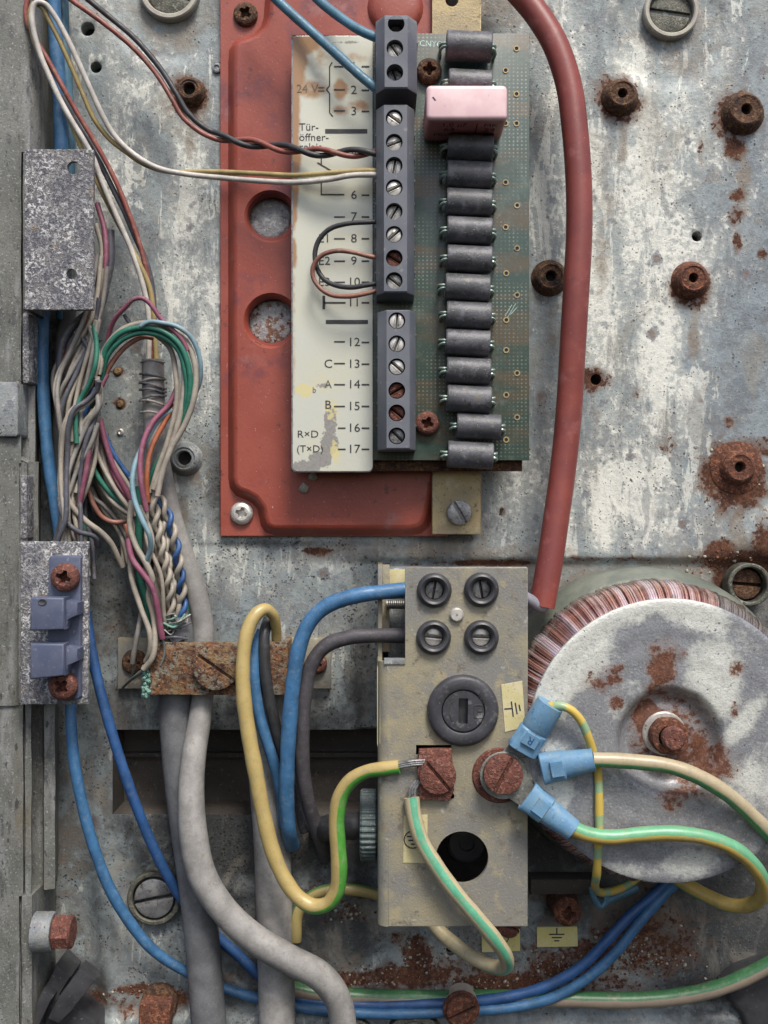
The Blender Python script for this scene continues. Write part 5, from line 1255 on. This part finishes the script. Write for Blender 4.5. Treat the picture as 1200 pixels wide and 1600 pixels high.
# ------------------------------------------------------------------ mains block
HF = 170
mx = thing('mains_block', 'yellowish steel mains terminal block with four black sockets and a fuse holder', 'terminal block', W(712, 1170, 0))
pl = [(633, 886), (823, 886), (825, 888), (825, 1448), (606, 1448), (604, 1034), (630, 1034), (633, 1030)]
plw = wq(pl, HF)
hl = [circle(*W(x, y, HF)[:2], 20, 28) for x, y in ((679, 923), (753, 922), (678, 997), (753, 997))]
hl += [circle(*W(725, 1112, HF)[:2], 36, 36), circle(*W(722, 1340, HF)[:2], 37, 40)]
q = W(650, 1164, HF); hl += [[q[:2], (q[0] + 50, q[1]), (q[0] + 50, q[1] + 15), (q[0], q[1] + 15)]]
q = W(704, 1244, HF); hl += [circle(q[0], q[1], 5.5, 16)]
build('front_plate', MB().prism(plw, HF - 8, HF, 1.6, 2, hl, HF - 8), M['gold_zinc'], mx)
XL = plw[4][0]; YT = W(0, 1034, HF)[1]; YB = W(0, 1448, HF)[1]
prof = [(XL + .6, HF)] + [(XL + .6 - 15 * math.sin(math.pi / 2 * k / 6), HF - 15 + 15 * math.cos(math.pi / 2 * k / 6)) for k in range(1, 7)] + [(XL - 14.4, -8), (XL - 8, -8), (XL - 8, HF - 16), (XL - 4, HF - 9), (XL + .6, HF - 8)]
mb = MB(); mb.loft([[(x, y, h) for x, h in prof] for y in (YT, YT + 1, (YT + YB) / 2, YB - 1, YB)], True, True)
build('side_flange', mb, M['gold_zinc'], mx)
YU = W(0, 884, 110)[1]
build('side_flange', MB().box(XL - 14.4, YU, XL - 8, YT, -8, 112, .8), M['gold_zinc'], mx)
build('flange_lip', MB().box(XL - 8, YU, XL + 3, YT - 2, 70, 76, .8), M['gold_zinc'], mx)
# what stands inside the notch
q0 = W(606, 888, 70); q1 = W(700, 1034, 70)
build('inner_strip', MB().box(q0[0], q0[1], q1[0] + 60, q1[1] + 10, -6, 60, 2), M['zinc'], mx)
build('inner_label', MB().box(q0[0] + 1, q0[1] + 2, q1[0], q0[1] + 44, 60, 62, .4), M['sticker_old'], mx)
m_ = MB(); P_ = [W(604, 944, 84), W(640, 944, 84), W(700, 944, 84)]
m_.tube(P_, 7, 14, 6)
build('threaded_rod', m_, M['steel'], mx); 
rod = mx.children[-1]
for i in range(11):
    x = P_[0][0] + 2 + i * 3
    build('thread', side_lathe((x, P_[0][1], 84), [(7, 0), (8.2, .8), (7, 1.6)], 16), M['steel'], rod)
# bodies behind the plate
build('insulator', MB().box(*W(640, 893, 150)[:2], *W(800, 1028, 150)[:2], 60, 132, 3), M['black'], mx)
# four sockets
def socket(x, y, slot, mt):
    cx, cy, r = at(x, y, HF + 10, 27.5); ri = r * .55
    s_ = build('socket', MB().lathe(cx, cy, [(r * .80, HF - 10), (r * .97, HF - 3), (r, HF + 2), (r * .97, HF + 6), (r * .9, HF + 9), (r * .78, HF + 10.5), (r * .66, HF + 9.5), (ri + 1, HF + 7), (ri, HF + 5), (ri, HF - 22)], 40, False, False), M['black'], mx)
    m_ = MB(); slotted(m_, cx, cy, ri - .5, HF - 36, 32, slot, .11); build('contact_screw', m_, M[mt], s_)
socket(679, 923, 100, 'steel'); socket(753, 922, 80, 'steel'); socket(678, 997, 5, 'steel_bright'); socket(753, 997, 2, 'steel_bright')
c_ = at(714, 961, HF + 6, 11); build('rivet', MB().lathe(c_[0], c_[1], [(c_[2], HF - 1), (c_[2], HF + 4), (c_[2] - 2, HF + 6.5), (1, HF + 6.5)], 22, True, False), M['steel_bright'], mx)
# fuse holder
cx, cy, r = at(724, 1112, HF + 14, 56)
fh = build('fuse_holder', MB().lathe(cx, cy, [(r, HF - 1), (r, HF + 8), (r - 2.5, HF + 12), (r - 6, HF + 13.5), (r * .64, HF + 14), (r * .61, HF + 13), (r * .60, HF + 2)], 56, False, False), M['fuse'], mx)
ri = r * .585
slot = rot2(rrect(cx - 6.5, cy - 18, cx + 6.5, cy + 18, 1, 2), cx, cy, 1)
build('fuse_cap', MB().prism(circle(cx, cy, ri, 44), HF - 6, HF + 11, 1.5, 2, [slot], HF - 1), M['fuse'], fh)
build('slot_floor', MB().box(cx - 9, cy - 22, cx + 9, cy + 22, HF - 5, HF, .2), M['black'], fh)
H_ = HF + 11.2
m_ = MB(); m_.tube([(cx + 16, cy - 8, H_), (cx + 27, cy - 8, H_), (cx + 27, cy + 8, H_), (cx + 16, cy + 8, H_), (cx + 16, cy - 8, H_)], .9, 5, 30); build('embossed_mark', m_, M['fuse'], fh)
m_ = MB(); m_.tube([(cx + 20, cy - 5, H_), (cx + 20, cy + 5, H_)], .9, 5, 30); m_.tube([(cx + 20, cy, H_), (cx + 27, cy, H_)], .9, 5, 30); build('embossed_mark', m_, M['fuse'], fh)
m_ = MB(); m_.tube([(cx - 12 - 7 * math.cos(a), cy + 14 * math.sin(a), H_) for a in [(-1.2 + 2.4 * k / 8) for k in range(9)]], .9, 5, 30); build('embossed_mark', m_, M['fuse'], fh)
# big opening with a dark plug behind
c_ = W(735, 1340, 120); build('plug', MB().lathe(c_[0], c_[1], [(30, 41), (30, 50), (26, 54), (12, 54), (11, 50), (2, 50)], 30), M['black'], mx)
m_ = MB().box(plw[4][0] + 2, W(0, 1160, 150)[1], W(820, 0, 150)[0], YB - 8, -6, 40, 2); build('inner_floor', m_, M['hollow'], mx)
# stickers on the block
def sticker(poly, h, mt, th=1.0, parent=None): return MB().prism(wq(poly, h), h - th - .4, h, .2, 1)
st = build('earth_sticker', sticker([(783, 1070), (816, 1064), (821, 1136), (789, 1144)], HF + 1, 0), M['sticker_old'], mx)
m_ = MB()
for b_ in ((788, 1108, 800, 1107), (799, 1096, 802, 1120), (805, 1098, 808, 1116), (811, 1101, 813, 1111)): bar(m_, *b_, 2.0, HF + 1.3)
build('earth_symbol', m_, M['ink'], st)
st = build('earth_sticker', sticker([(631, 1275), (668, 1273), (668, 1349), (630, 1348)], HF + 1, 0), M['sticker_old'], mx)
m_ = MB(); cc = W(645, 1312, HF + 1.5); m_.tube([(cc[0] + 12 * math.cos(a), cc[1] + 12 * math.sin(a), HF + 1.2) for a in [2 * math.pi * k / 24 for k in range(25)]], .9, 5, 30)
bar(m_, 636, 1307, 654, 1307, 2, HF + 1.4); bar(m_, 638, 1313, 652, 1313, 2, HF + 1.4); bar(m_, 642, 1319, 648, 1319, 2, HF + 1.4); bar(m_, 645, 1300, 645, 1307, 2, HF + 1.4)
build('earth_symbol', m_, M['ink'], st)
q = W(597, 1000, 80); m_ = MB().prism([(XL - 15.2, W(0, 1040, 150)[1]), (XL - 13, W(0, 1040, 150)[1]), (XL - 13, W(0, 1172, 150)[1]), (XL - 15.2, W(0, 1160, 150)[1])], 60, 158, .3); build('side_label', m_, M['sticker_old'], mx)
q = wq([(594, 1052), (600, 1060), (600, 1150), (597, 1176), (593, 1160)], HF - 6)
build('side_label', MB().prism(q, HF - 9, HF - 5.5, .2, 1), M['sticker_old'], mx)
# square clamp with its screw
cl = build('earth_clamp', MB().prism(wq([(655, 1172), (706, 1170), (710, 1236), (702, 1252), (656, 1250), (652, 1200)], HF + 12), HF + .5, HF + 11, 1.5), M['rust_red'], mx)
m_ = MB(); c_ = at(684, 1213, HF + 20, 29); slotted(m_, c_[0], c_[1], c_[2], HF + 10, 10, 50, .09); build('clamp_screw', m_, M['rust_red'], cl)
# small lip and nicks
build('notch_lip', MB().box(*W(600, 1029, HF)[:2], *W(633, 1038, HF)[:2], HF - 9, HF + 2.5, 1.2), M['zinc'], mx)
# central earth screw on the plate
m_ = MB(); c_ = at(787, 1212, HF + 36, 31); slotted(m_, c_[0], c_[1], c_[2], HF + 22, 13, -62, .08); build('earth_screw', m_, M['rust_red'], mx)
m_ = MB(); m_.lathe(c_[0], c_[1], [(c_[2] * .5, HF), (c_[2] * .5, HF + 22)], 24); build('screw_shank', m_, M['rust'], mx)
c_ = at(781, 1212, HF + 2, 44); m_ = MB().lathe(c_[0], c_[1], [(c_[2], HF - .5), (c_[2] - 2, HF + 3), (14, HF + 3)], 32, True, False); build('washer', m_, M['rust_red'], mx)

# gland nut and rubber cable at its flank
gn = thing('gland_nut', 'corroded grey green knurled nut on the flank of the mains block', 'nut', (XL - 22, W(0, 1288, 90)[1], 80))
c0 = (XL - 15, W(0, 1288, 90)[1], 92); m_ = MB(); n = 144; rings = []
m_.M = Matrix(((0, 0, 1, c0[0]), (1, 0, 0, c0[1]), (0, 1, 0, c0[2]), (0, 0, 0, 1)))
for r0, xx, tk in ((44, -26, 0), (48, -25, 1), (50, -22, 1), (50, -3, 1), (47, -.5, 0)):
    rings.append([((r0 + (1.8 if (i // 2) % 2 and tk else 0)) * math.cos(2 * math.pi * i / n), (r0 + (1.8 if (i // 2) % 2 and tk else 0)) * math.sin(2 * math.pi * i / n), xx) for i in range(n)])
m_.loft(rings); build('knurled_ring', m_, M['grey_green_nut'], gn, 20)
wire([(572, 1291, 90), (545, 1291, 88), (522, 1292, 70), (508, 1296, 40), (502, 1300, 0)], 21, 'w_black', 'black rubber cable entering the knurled nut', 80, None, 'cable', 'cable', 18)

# ------------------------------------------------------------------ transformer
TX, TY = 997.0, 1118.0
tr = thing('transformer', 'round toroidal transformer with copper windings under a pale steel disc', 'transformer', (TX, TY, 0))
build('base_ring', MB().lathe(TX, TY, [(230, -8), (234, 4), (235, 20), (233, 40), (227, 56), (216, 72), (196, 80)], 120, False, False), M['tape'], tr, 60)
NA, NB = 2160, 14
m_ = MB(); V_ = []; U_ = []; rnd = random.Random(3)
prof_n = np.zeros(NA)
ph = 0.0
for k_, amp in ((11, 1.0), (29, .8), (53, .7), (97, .6)): prof_n += amp * np.sin(k_ * np.linspace(0, 2 * np.pi, NA, endpoint=False) + k_ * 1.7)
wires_ = np.where((np.arange(NA) % 6) < 3, 1.0, -.6) * 1.3
jit = np.array([rnd.uniform(-1.6, 1.6) for _ in range(NA // 6 + 1)])[np.arange(NA) // 6]
for j in range(NB + 1):
    a = -1.15 + (math.pi / 2 + 1.15 + .35) * j / NB
    for i in range(NA + 1):
        ii_ = i % NA; th = 2 * math.pi * i / NA
        rad = 148 + 70 * (abs(math.cos(a)) ** .75) * (1 if math.cos(a) > 0 else -1) + prof_n[ii_] * .8 + wires_[ii_] * .6 + jit[ii_] * .55
        hz = 100 + 80 * (abs(math.sin(a)) ** .8) * (1 if math.sin(a) > 0 else -1) + (prof_n[ii_] * .6 + wires_[ii_] * .6 if a > .6 else 0)
        tw = .012 * math.sin(7 * th) * (j / NB - .5)
        V_.append((TX + rad * math.cos(th + tw), TY + rad * math.sin(th + tw), min(hz, 184))); U_.append((i / NA, j / NB))
F_ = [(j * (NA + 1) + i, j * (NA + 1) + i + 1, (j + 1) * (NA + 1) + i + 1, (j + 1) * (NA + 1) + i) for j in range(NB) for i in range(NA)]
m_.add(V_, F_, U_); build('winding', m_, M['winding'], tr, 50)
dp = [(197, 183), (198, 186), (197.2, 189), (195, 190)] + [(195 - 5 * k, 190 + .3 * math.sin(k)) for k in range(1, 23)] + [(80, 190), (77, 189.5), (73, 187), (69, 181), (65, 174), (61, 170), (56, 168), (48, 169), (40, 171), (30, 172), (18, 172)]
m_ = MB().lathe(TX, TY, dp, 180, False, False); dd = build('cover_disc', m_, M['disc'], tr, 40)
DV = np.array(m_.v); kk = D / (D - DV[:, 2]); IX = 600 + (DV[:, 0] - 600) * kk; IY = 800 + (DV[:, 1] - 800) * kk
for nm, lst in (('pale', [(900, 1030, 44, 80, 1.0, 35), (880, 1070, 30, 60, .8), (965, 960, 90, 22, .9, -20), (1080, 960, 60, 26, .9, 20), (1120, 1060, 34, 60, 1.0, -10), (1105, 1040, 40, 50, .8), (1180, 1230, 50, 50, .6), (1160, 1130, 16, 50, .8, 35), (860, 1240, 30, 30, .9), (875, 1175, 50, 20, .6), (980, 1360, 60, 14, .5), (1080, 1350, 60, 20, .6), (1020, 1000, 40, 40, -.3), (940, 1120, 60, 60, -.2), (1040, 1110, 80, 16, .3)]),
                ('rust', [(1040, 1020, 34, 26, .55), (940, 1065, 40, 30, .45), (1050, 1150, 70, 64, .62), (1095, 1195, 60, 56, .66), (1035, 1045, 24, 34, .8), (1025, 1075, 22, 16, .65), (960, 1055, 20, 22, .58), (962, 1098, 14, 14, .62), (1150, 1045, 16, 16, .6), (1012, 1125, 26, 34, .95), (1088, 1168, 26, 34, .75), (1098, 1200, 34, 20, .7), (1055, 1245, 34, 14, .66), (1050, 1258, 20, 12, .6), (1065, 1020, 10, 8, .5), (1148, 1110, 10, 16, .5), (1030, 1090, 30, 14, .5)])):
    at_ = dd.data.attributes.new(nm, 'FLOAT', 'POINT'); at_.data.foreach_set('value', blobs(IX, IY, lst).astype(np.float32))
cx, cy, r = at(1038, 1146, 174, 34); build('washer', MB().lathe(cx, cy, [(r, 169), (r, 173), (r - 2, 175), (r * .5, 175)], 40, True, False), M['steel_bright'], tr)
cx, cy, r = at(1046, 1151, 190, 30)
hx = [(r * q_, z_) for q_, z_ in ((.96, 174), (1, 176), (1, 190), (.92, 194), (.62, 195))]
m_ = MB(); m_.loft([[(cx + (q_ * (1.0 if k % 4 else .98)) * math.cos(2 * math.pi * k / 24), cy + q_ * (1.0 - .06 * abs(math.sin(3 * 2 * math.pi * k / 24))) * math.sin(2 * math.pi * k / 24), z_) for k in range(24)] for q_, z_ in hx], True, False)
build('nut', m_, M['rust'], tr)
cx, cy, r = at(1054, 1155, 206, 18.5); m_ = MB().lathe(cx, cy, [(r, 180), (r, 196), (r * 1.03, 197), (r, 198), (r * 1.03, 200), (r, 201), (r, 204), (r - 2.5, 207), (1, 207)], 28, True, False); build('bolt', m_, M['rust_red'], tr)

# ------------------------------------------------------------------ earth wires with their blue lugs
def lug(root, near, far, rn, rf, hn, hf_, hr, ch='R', n=20):
    """blue sleeve from near (by the screw) to far, and the flat metal tongue to the screw"""
    a = Vector(W(near[0], near[1], hn)); b = Vector(W(far[0], far[1], hf_)); d = b - a; L_ = d.length; d.normalize()
    side = d.cross(Vector((0, 0, 1))).normalized(); up = side.cross(d).normalized()
    if up.z < 0: up = -up
    k = (D - hn) / D
    sec = [(0, rn, .62), (.02, rn * 1.04, .66), (.15, rn * 1.0, .68), (.17, rn * .96, .72), (.42, rn * .95, .80), (.45, rn * .9, .84), (.5, (rn + rf) / 2 * 1.0, .9), (.9, rf, .96), (1.0, rf * .98, .98)]
    rings = []
    for t_, r_, fl in sec:
        c = a + d * (L_ * t_); rr_ = r_ * k
        ring = []
        for q_ in range(n):
            an = 2 * math.pi * q_ / n; e = .6 if t_ < .45 else .9
            cu, su = math.cos(an), math.sin(an)
            ring.append(tuple(c + side * (rr_ * math.copysign(abs(cu) ** e, cu)) + up * (rr_ * fl * math.copysign(abs(su) ** e, su))))
        rings.append(ring)
    inner = [tuple(a + (Vector(p) - a) * .86) for p in rings[0]]; deep = [tuple(a + d * 10 + (Vector(p) - a) * .8) for p in rings[0]]
    sl_ = build('sleeve', MB().loft([deep, inner] + rings, True, True), M['blue_plastic'], root, 35)
    # moulded step
    c = a + d * (L_ * .30); m_ = MB(); w_ = rn * k * .52; hgt = rn * k * .78
    o_ = [c + side * (sx_ * w_) + d * (sy_ * L_ * .12) + up * (hgt - 2) for sx_, sy_ in ((-1, -1), (1, -1), (1, 1), (-1, 1))]
    m_.loft([[tuple(p) for p in o_], [tuple(c + up * (hgt + 1.8) + (p - c - up * (hgt - 2)) * .92) for p in o_]], False, True)
    build('moulded_field', m_, M['blue_plastic'], sl_)
    if ch:
        f0 = c + up * (hgt + 2.2)
        ang = math.degrees(math.atan2(d.y, d.x)) + 90
        cu = MB(); text_mesh(cu, ch, -4, 5, 11, 0)
        co_, s_ = math.cos(R(ang)), math.sin(R(ang))
        m2 = MB(); m2.add([tuple(f0 + (side * v[0]) + (d * v[1])) for v in cu.v], cu.f); build('embossed_letter', m2, M['w_blue2'], sl_)
    # tongue and ring
    sc = Vector(W(787, 1212, hr)); c1 = Vector(W(near[0], near[1], hn - 4)); dd_ = (c1 - sc); dl = dd_.length; dd_.normalize(); sd2 = dd_.cross(Vector((0, 0, 1))).normalized()
    ro = 33; out_ = []
    a0 = math.atan2(dd_.y, dd_.x)
    for q_ in range(25):
        an = a0 + .62 + (2 * math.pi - 1.24) * q_ / 24; out_.append((sc.x + ro * math.cos(an), sc.y + ro * math.sin(an)))
    w1 = 17
    out_ += [(sc.x + dd_.x * (dl * .7) - sd2.x * w1 * (-1) , sc.y + dd_.y * (dl * .7) + sd2.y * w1), (c1.x + dd_.x * 8 + sd2.x * w1, c1.y + dd_.y * 8 + sd2.y * w1), (c1.x + dd_.x * 8 - sd2.x * w1, c1.y + dd_.y * 8 - sd2.y * w1), (sc.x + dd_.x * (dl * .7) - sd2.x * w1, sc.y + dd_.y * (dl * .7) - sd2.y * w1)]
    # keep the outline in order round the ring
    cxm, cym = (sc.x + c1.x) / 2, (sc.y + c1.y) / 2
    ring_pts = out_[:25]
    pA = (c1.x + dd_.x * 8 + sd2.x * w1, c1.y + dd_.y * 8 + sd2.y * w1); pB = (c1.x + dd_.x * 8 - sd2.x * w1, c1.y + dd_.y * 8 - sd2.y * w1)
    last = Vector(ring_pts[-1])
    if (Vector(pA) - last).length > (Vector(pB) - last).length: pA, pB = pB, pA
    poly = ring_pts + [pA, pB]
    m_ = MB().prism(poly, hr - 3, hr, .8, 1); build('metal_tongue', m_, M['pale_steel'], root)
    return b
t = wire([(858, 1104, 206), (876, 1103, 212), (893, 1110, 214), (908, 1127, 212), (919, 1152, 208), (928, 1180, 198), (934, 1205, 194), (936, 1250, 196), (936, 1300, 194), (934, 1340, 190), (932, 1368, 176), (930, 1386, 140), (938, 1394, 110), (958, 1392, 90), (985, 1380, 70), (1010, 1360, 60)], 6.8, GY['band'], 'thin banded yellow and green earth wire falling across the transformer from its blue lug', 200, None, extra=1)
lug(t, (815, 1173), (860, 1100), 24, 22, 196, 206, HF + 14)
t = wire([(926, 1187, 212), (960, 1188, 212), (1000, 1191, 212), (1045, 1197, 214), (1090, 1213, 216), (1135, 1240, 214), (1175, 1275, 204), (1210, 1312, 190), (1250, 1360, 160), (1290, 1440, 120)], 12, GY['b'], 'cream and green earth wire running from the middle blue lug out past the disc', 200, None, extra=1, n=16)
lug(t, (846, 1201), (928, 1187), 24, 18, 200, 212, HF + 18, '')
t = wire([(893, 1294, 208), (920, 1304, 210), (955, 1308, 210), (1000, 1304, 210), (1050, 1302, 212), (1100, 1308, 212), (1140, 1322, 210), (1172, 1346, 200), (1191, 1375, 184), (1190, 1400, 160), (1170, 1414, 136), (1140, 1414, 116), (1105, 1400, 96), (1072, 1382, 80), (1040, 1362, 60)], 12, GY['c'], 'yellow and green earth wire curling round below the disc from the lowest blue lug', 200, None, extra=1, n=16)
lug(t, (823, 1243), (895, 1297), 24, 18, 198, 208, HF + 22, '')
# wires of the square clamp
t = wire([(624, 1198, 176), (600, 1201, 172), (572, 1206, 164), (548, 1220, 156), (532, 1244, 150), (526, 1280, 146), (528, 1320, 142), (530, 1360, 138), (526, 1392, 132), (512, 1412, 126), (490, 1416, 120), (466, 1402, 116), (444, 1372, 114), (426, 1330, 114), (411, 1270, 116), (400, 1210, 118), (389, 1150, 118), (381, 1090, 118), (380, 1030, 116), (387, 985, 112), (400, 960, 106), (414, 952, 98), (426, 960, 88), (431, 978, 74), (432, 1000, 60)], 12, GY['e'], 'long yellow and green earth wire looping from the square clamp up over the rusty strap', 130, None, extra=1, n=16, rpts=[10.5, 11, 11, 11.5, 12, 12.5, 12.5, 12.5, 12.5, 12, 12, 12, 12.5, 12.5, 12.5, 12.5, 12.5, 12, 11.5, 11, 10.5, 10, 9, 8.5, 8])
for dy in (-3, 0, 3): build('strand', MB().tube([W(620, 1197 + dy, 176), W(640, 1193 + dy, 180), W(664, 1191 + dy, 180)], 2.4, 7), M['steel'], t, 60)
t = wire([(643, 1246, 180), (647, 1275, 184), (658, 1312, 188), (680, 1350, 192), (710, 1392, 194), (742, 1430, 192), (770, 1464, 184), (788, 1490, 170), (792, 1506, 150), (784, 1512, 130), (765, 1508, 112), (738, 1495, 96), (712, 1477, 80), (690, 1458, 64), (672, 1436, 50)], 12, GY['f'], 'cream and green earth wire drooping from the square clamp below the mains block', 180, None, extra=1, n=16)
for dx in (-5, -1, 3): build('strand', MB().tube([W(645 + dx, 1250, 180), W(646 + dx, 1232, 180), W(656 + dx, 1220, 180)], 2.6, 7), M['steel'], t, 60)
wire([(462, 1470, 40), (466, 1425, 42), (484, 1402, 44), (515, 1390, 44), (550, 1390, 42), (590, 1398, 38), (640, 1420, 34), (680, 1446, 34)], 9, GY['g'], 'dull yellow wire passing behind the mains block near its foot', 40)
wire([(1290, 1430, 40), (1240, 1482, 40), (1190, 1514, 38), (1130, 1541, 32), (1060, 1557, 26), (980, 1563, 22), (880, 1561, 18), (780, 1559, 12), (680, 1560, 6), (600, 1559, 4), (540, 1556, 4), (480, 1550, 6), (440, 1540, 10)], 12.5, GY['d'], 'dusty green and cream wire along the bottom of the panel', 20, n=16, step=10)
# blue and black wires of the mains block
wire([(660, 921, 120), (632, 922, 122), (600, 925, 124), (556, 931, 126), (512, 946, 126), (484, 972, 126), (468, 1010, 124), (459, 1060, 122), (453, 1120, 118), (449, 1190, 110), (448, 1250, 98), (451, 1296, 82), (456, 1320, 50)], 12, 'w_blue', 'thick bright blue wire from the upper socket down between yellow and black', 118, n=16)
wire([(660, 993, 116), (630, 993, 116), (590, 993, 114), (545, 996, 112), (508, 1010, 110), (487, 1038, 108), (477, 1080, 104), (473, 1140, 98), (473, 1200, 88), (482, 1255, 72), (500, 1312, 40), (508, 1340, 0)], 11.5, 'w_black2', 'thick charcoal wire from the lower socket curving down beside the bright blue one', 100, n=16)
wire([(410, 985, 74), (401, 1010, 78), (397, 1050, 82), (402, 1100, 84), (413, 1145, 86), (427, 1190, 84), (438, 1235, 76), (444, 1290, 60)], 8.8, 'w_blue', 'narrower blue wire half behind the yellow earth wire', 80, n=14)
wire([(420, 968, 62), (413, 990, 78), (413, 1030, 82), (418, 1075, 82), (427, 1120, 80), (438, 1165, 74), (446, 1220, 60)], 9.2, 'w_black', 'black dusty wire between the narrower and the thick blue wires', 80, n=14)
wire([(455, 1180, 50), (462, 1230, 46), (470, 1280, 38), (476, 1300, 34)], 7, 'w_dark', 'thin dark wire end low behind the charcoal wire', 46)

# ------------------------------------------------------------------ things low on the panel
def low_sticker(poly, label, bars, circ=None):
    h = -7
    t = thing('sticker', label, 'sticker', W(poly[0][0], poly[0][1], h))
    build('paper', MB().prism(wq(poly, h), -12, h, .3, 1), M['sticker'], t)
    m_ = MB()
    for b_ in bars: bar(m_, *b_, 2.2, h + .4)
    if circ: cc = W(circ[0], circ[1], h); m_.tube([(cc[0] + circ[2] * math.cos(a), cc[1] + circ[2] * math.sin(a), h + .2) for a in [2 * math.pi * k / 24 for k in range(25)]], .9, 5, 30)
    build('earth_symbol', m_, M['ink'], t)
low_sticker([(839, 1449), (902, 1448), (903, 1479), (839, 1480)], 'yellow earth sticker below the rusty screw beside the mains block', [(870, 1450, 870, 1459), (858, 1460, 882, 1460), (862, 1465, 878, 1465), (866, 1470, 874, 1470)])
low_sticker([(752, 1447), (812, 1444), (813, 1486), (753, 1488)], 'yellow earth sticker half hidden by the drooping earth wire', [(774, 1462, 790, 1462), (777, 1467, 788, 1467), (782, 1454, 782, 1462)], (782, 1463, 13))
t = thing('earth_screw', 'dark rusty cross-head screw above the yellow earth sticker', 'screw', W(888, 1428, -8))
c_ = at(888, 1428, 50, 23); m_ = MB(); phillips(m_, c_[0], c_[1], c_[2], 34, 16, 6, .6); build('head', m_, M['rust'], t)
build('post', MB().lathe(c_[0], c_[1], [(c_[2] + 3, -11), (c_[2] - 1, 20), (c_[2] - 2, 34)], 24), M['rust_brown'], t)
t = thing('earth_screw', 'red rusty screw peeping out under the foot of the mains block', 'screw', W(797, 1450, -8))
c_ = at(796, 1449, 30, 18); m_ = MB(); slotted(m_, c_[0], c_[1], c_[2], -10, 40, 20, .1); build('head', m_, M['rust_red'], t)
build('pad', MB().lathe(c_[0], c_[1], [(c_[2] + 5, -11), (c_[2] + 4, 0)], 20), M['rust'], t)
m_ = MB().box(*W(828, 1372, 20)[:2], *W(935, 1398, 20)[:2], -8, 24, 6); solo('foot_bar', m_, M['recess'], 'dark bar on the panel under the lower rim of the transformer', 'bar')
t = thing('cable_lug', 'small dull blue lug half under the transformer', 'lug', W(938, 1400, 0))
m_ = MB(); m_.tube([W(924, 1386, 50), W(928, 1402, 56), (*W(938, 1416, 54)[:2], 54), W(946, 1408, 50), W(944, 1392, 44)], 5, 8, 4); build('loop', m_, M['w_teal'], t)
build('barrel', MB().tube([W(946, 1408, 46), W(968, 1398, 44), W(995, 1385, 40)], 7, 12, 5), M['w_teal'], t)
# bottom row
t = thing('screw', 'rusty slotted screw on a pale sleeve at the bottom edge of the panel', 'screw', W(722, 1580, 10))
c_ = at(722, 1582, 56, 24); m_ = MB(); slotted(m_, c_[0], c_[1] , c_[2], 42, 16, -25, .08); build('head', m_, M['rust'], t)
build('flange', MB().lathe(c_[0], c_[1] + 3, [(c_[2] + 5, 37), (c_[2] + 4, 42)], 28), M['rust'], t); build('sleeve', MB().lathe(c_[0] + 3, c_[1] + 4, [(c_[2] + 2, 0), (c_[2] + 2, 37)], 28), M['bushing'], t)
t = thing('screw', 'square rusty bolt head at the bottom edge below the rust patch', 'screw', W(238, 1590, 10))
c_ = W(238, 1590, 60); build('head', MB().prism(rot2(rrect(c_[0] - 24, c_[1] - 15, c_[0] + 24, c_[1] + 30, 5), c_[0], c_[1], 3), 20, 44, 3, 3), M['rust'], t); build('washer', MB().lathe(c_[0], c_[1], [(28, 0), (28, 20)], 24), M['rust_brown'], t)
cup(648, 1632, 46, 34, 26, 'wider olive ring cut off by the bottom edge beside the rusty slotted screw', 10, 'olive', 'steel')
cup(548, 1632, 40, 30, 20, 'narrower olive ring cut off by the bottom edge under the bent grey cable', 10, 'olive', 'steel')
m_ = MB().prism(wq([(1128, 1536), (1150, 1516), (1300, 1460), (1300, 1700), (1190, 1700), (1160, 1590), (1136, 1560)], 16), -8, 16, 8, 3)
solo('rubber_block', m_, M['black'], 'black rubber block in the bottom corner beside the dusty green wire', 'block')
m_ = MB().prism(wq([(1110, 1400), (1300, 1300), (1300, 1430), (1190, 1432)], 6), -8, 6, 4, 2)

# crumbs of rust and zinc bloom lying on the lower ledge
rnd = random.Random(21); mb = MB(); m2 = MB()
spots = [(560, 1535, 70, 10), (650, 1500, 26, 30), (640, 1532, 90, 16), (780, 1540, 80, 12), (860, 1515, 50, 20), (980, 1480, 70, 40), (225, 1548, 60, 12), (1040, 1500, 70, 40), (1000, 1500, 60, 26), (1010, 1510, 60, 20), (1120, 880, 50, 20), (1150, 740, 40, 40), (500, 1395, 30, 14), (540, 1425, 30, 14)]
for i in range(1300):
    c_ = rnd.choice(spots); x, y = rnd.gauss(c_[0], c_[2] * .55), rnd.gauss(c_[1], c_[3] * .55); r = rnd.uniform(.8, 3.6) * rnd.uniform(.4, 1.1)
    z = float(panel_height(np.array([x]), np.array([y]))[0]); q_ = mb if rnd.random() < .74 else m2
    e = [rnd.uniform(.6, 1.3) for _ in iv]
    q_.add([(x + v[0] * r * e_, y + v[1] * r * e_, z + v[2] * r * .45 * e_) for v, e_ in zip(iv, e)], fv)
for q_, mt, lb, ct in ((mb, 'rust', 'crumbs of brown rust scattered along the foot of the panel', 'rust crumbs'), (m2, 'stone', 'pale crumbs of corrosion scattered along the foot of the panel', 'corrosion crumbs')):
    o = build('crumbs', q_, M[mt], None, 180); o['kind'] = 'stuff'; o['label'] = lb; o['category'] = ct
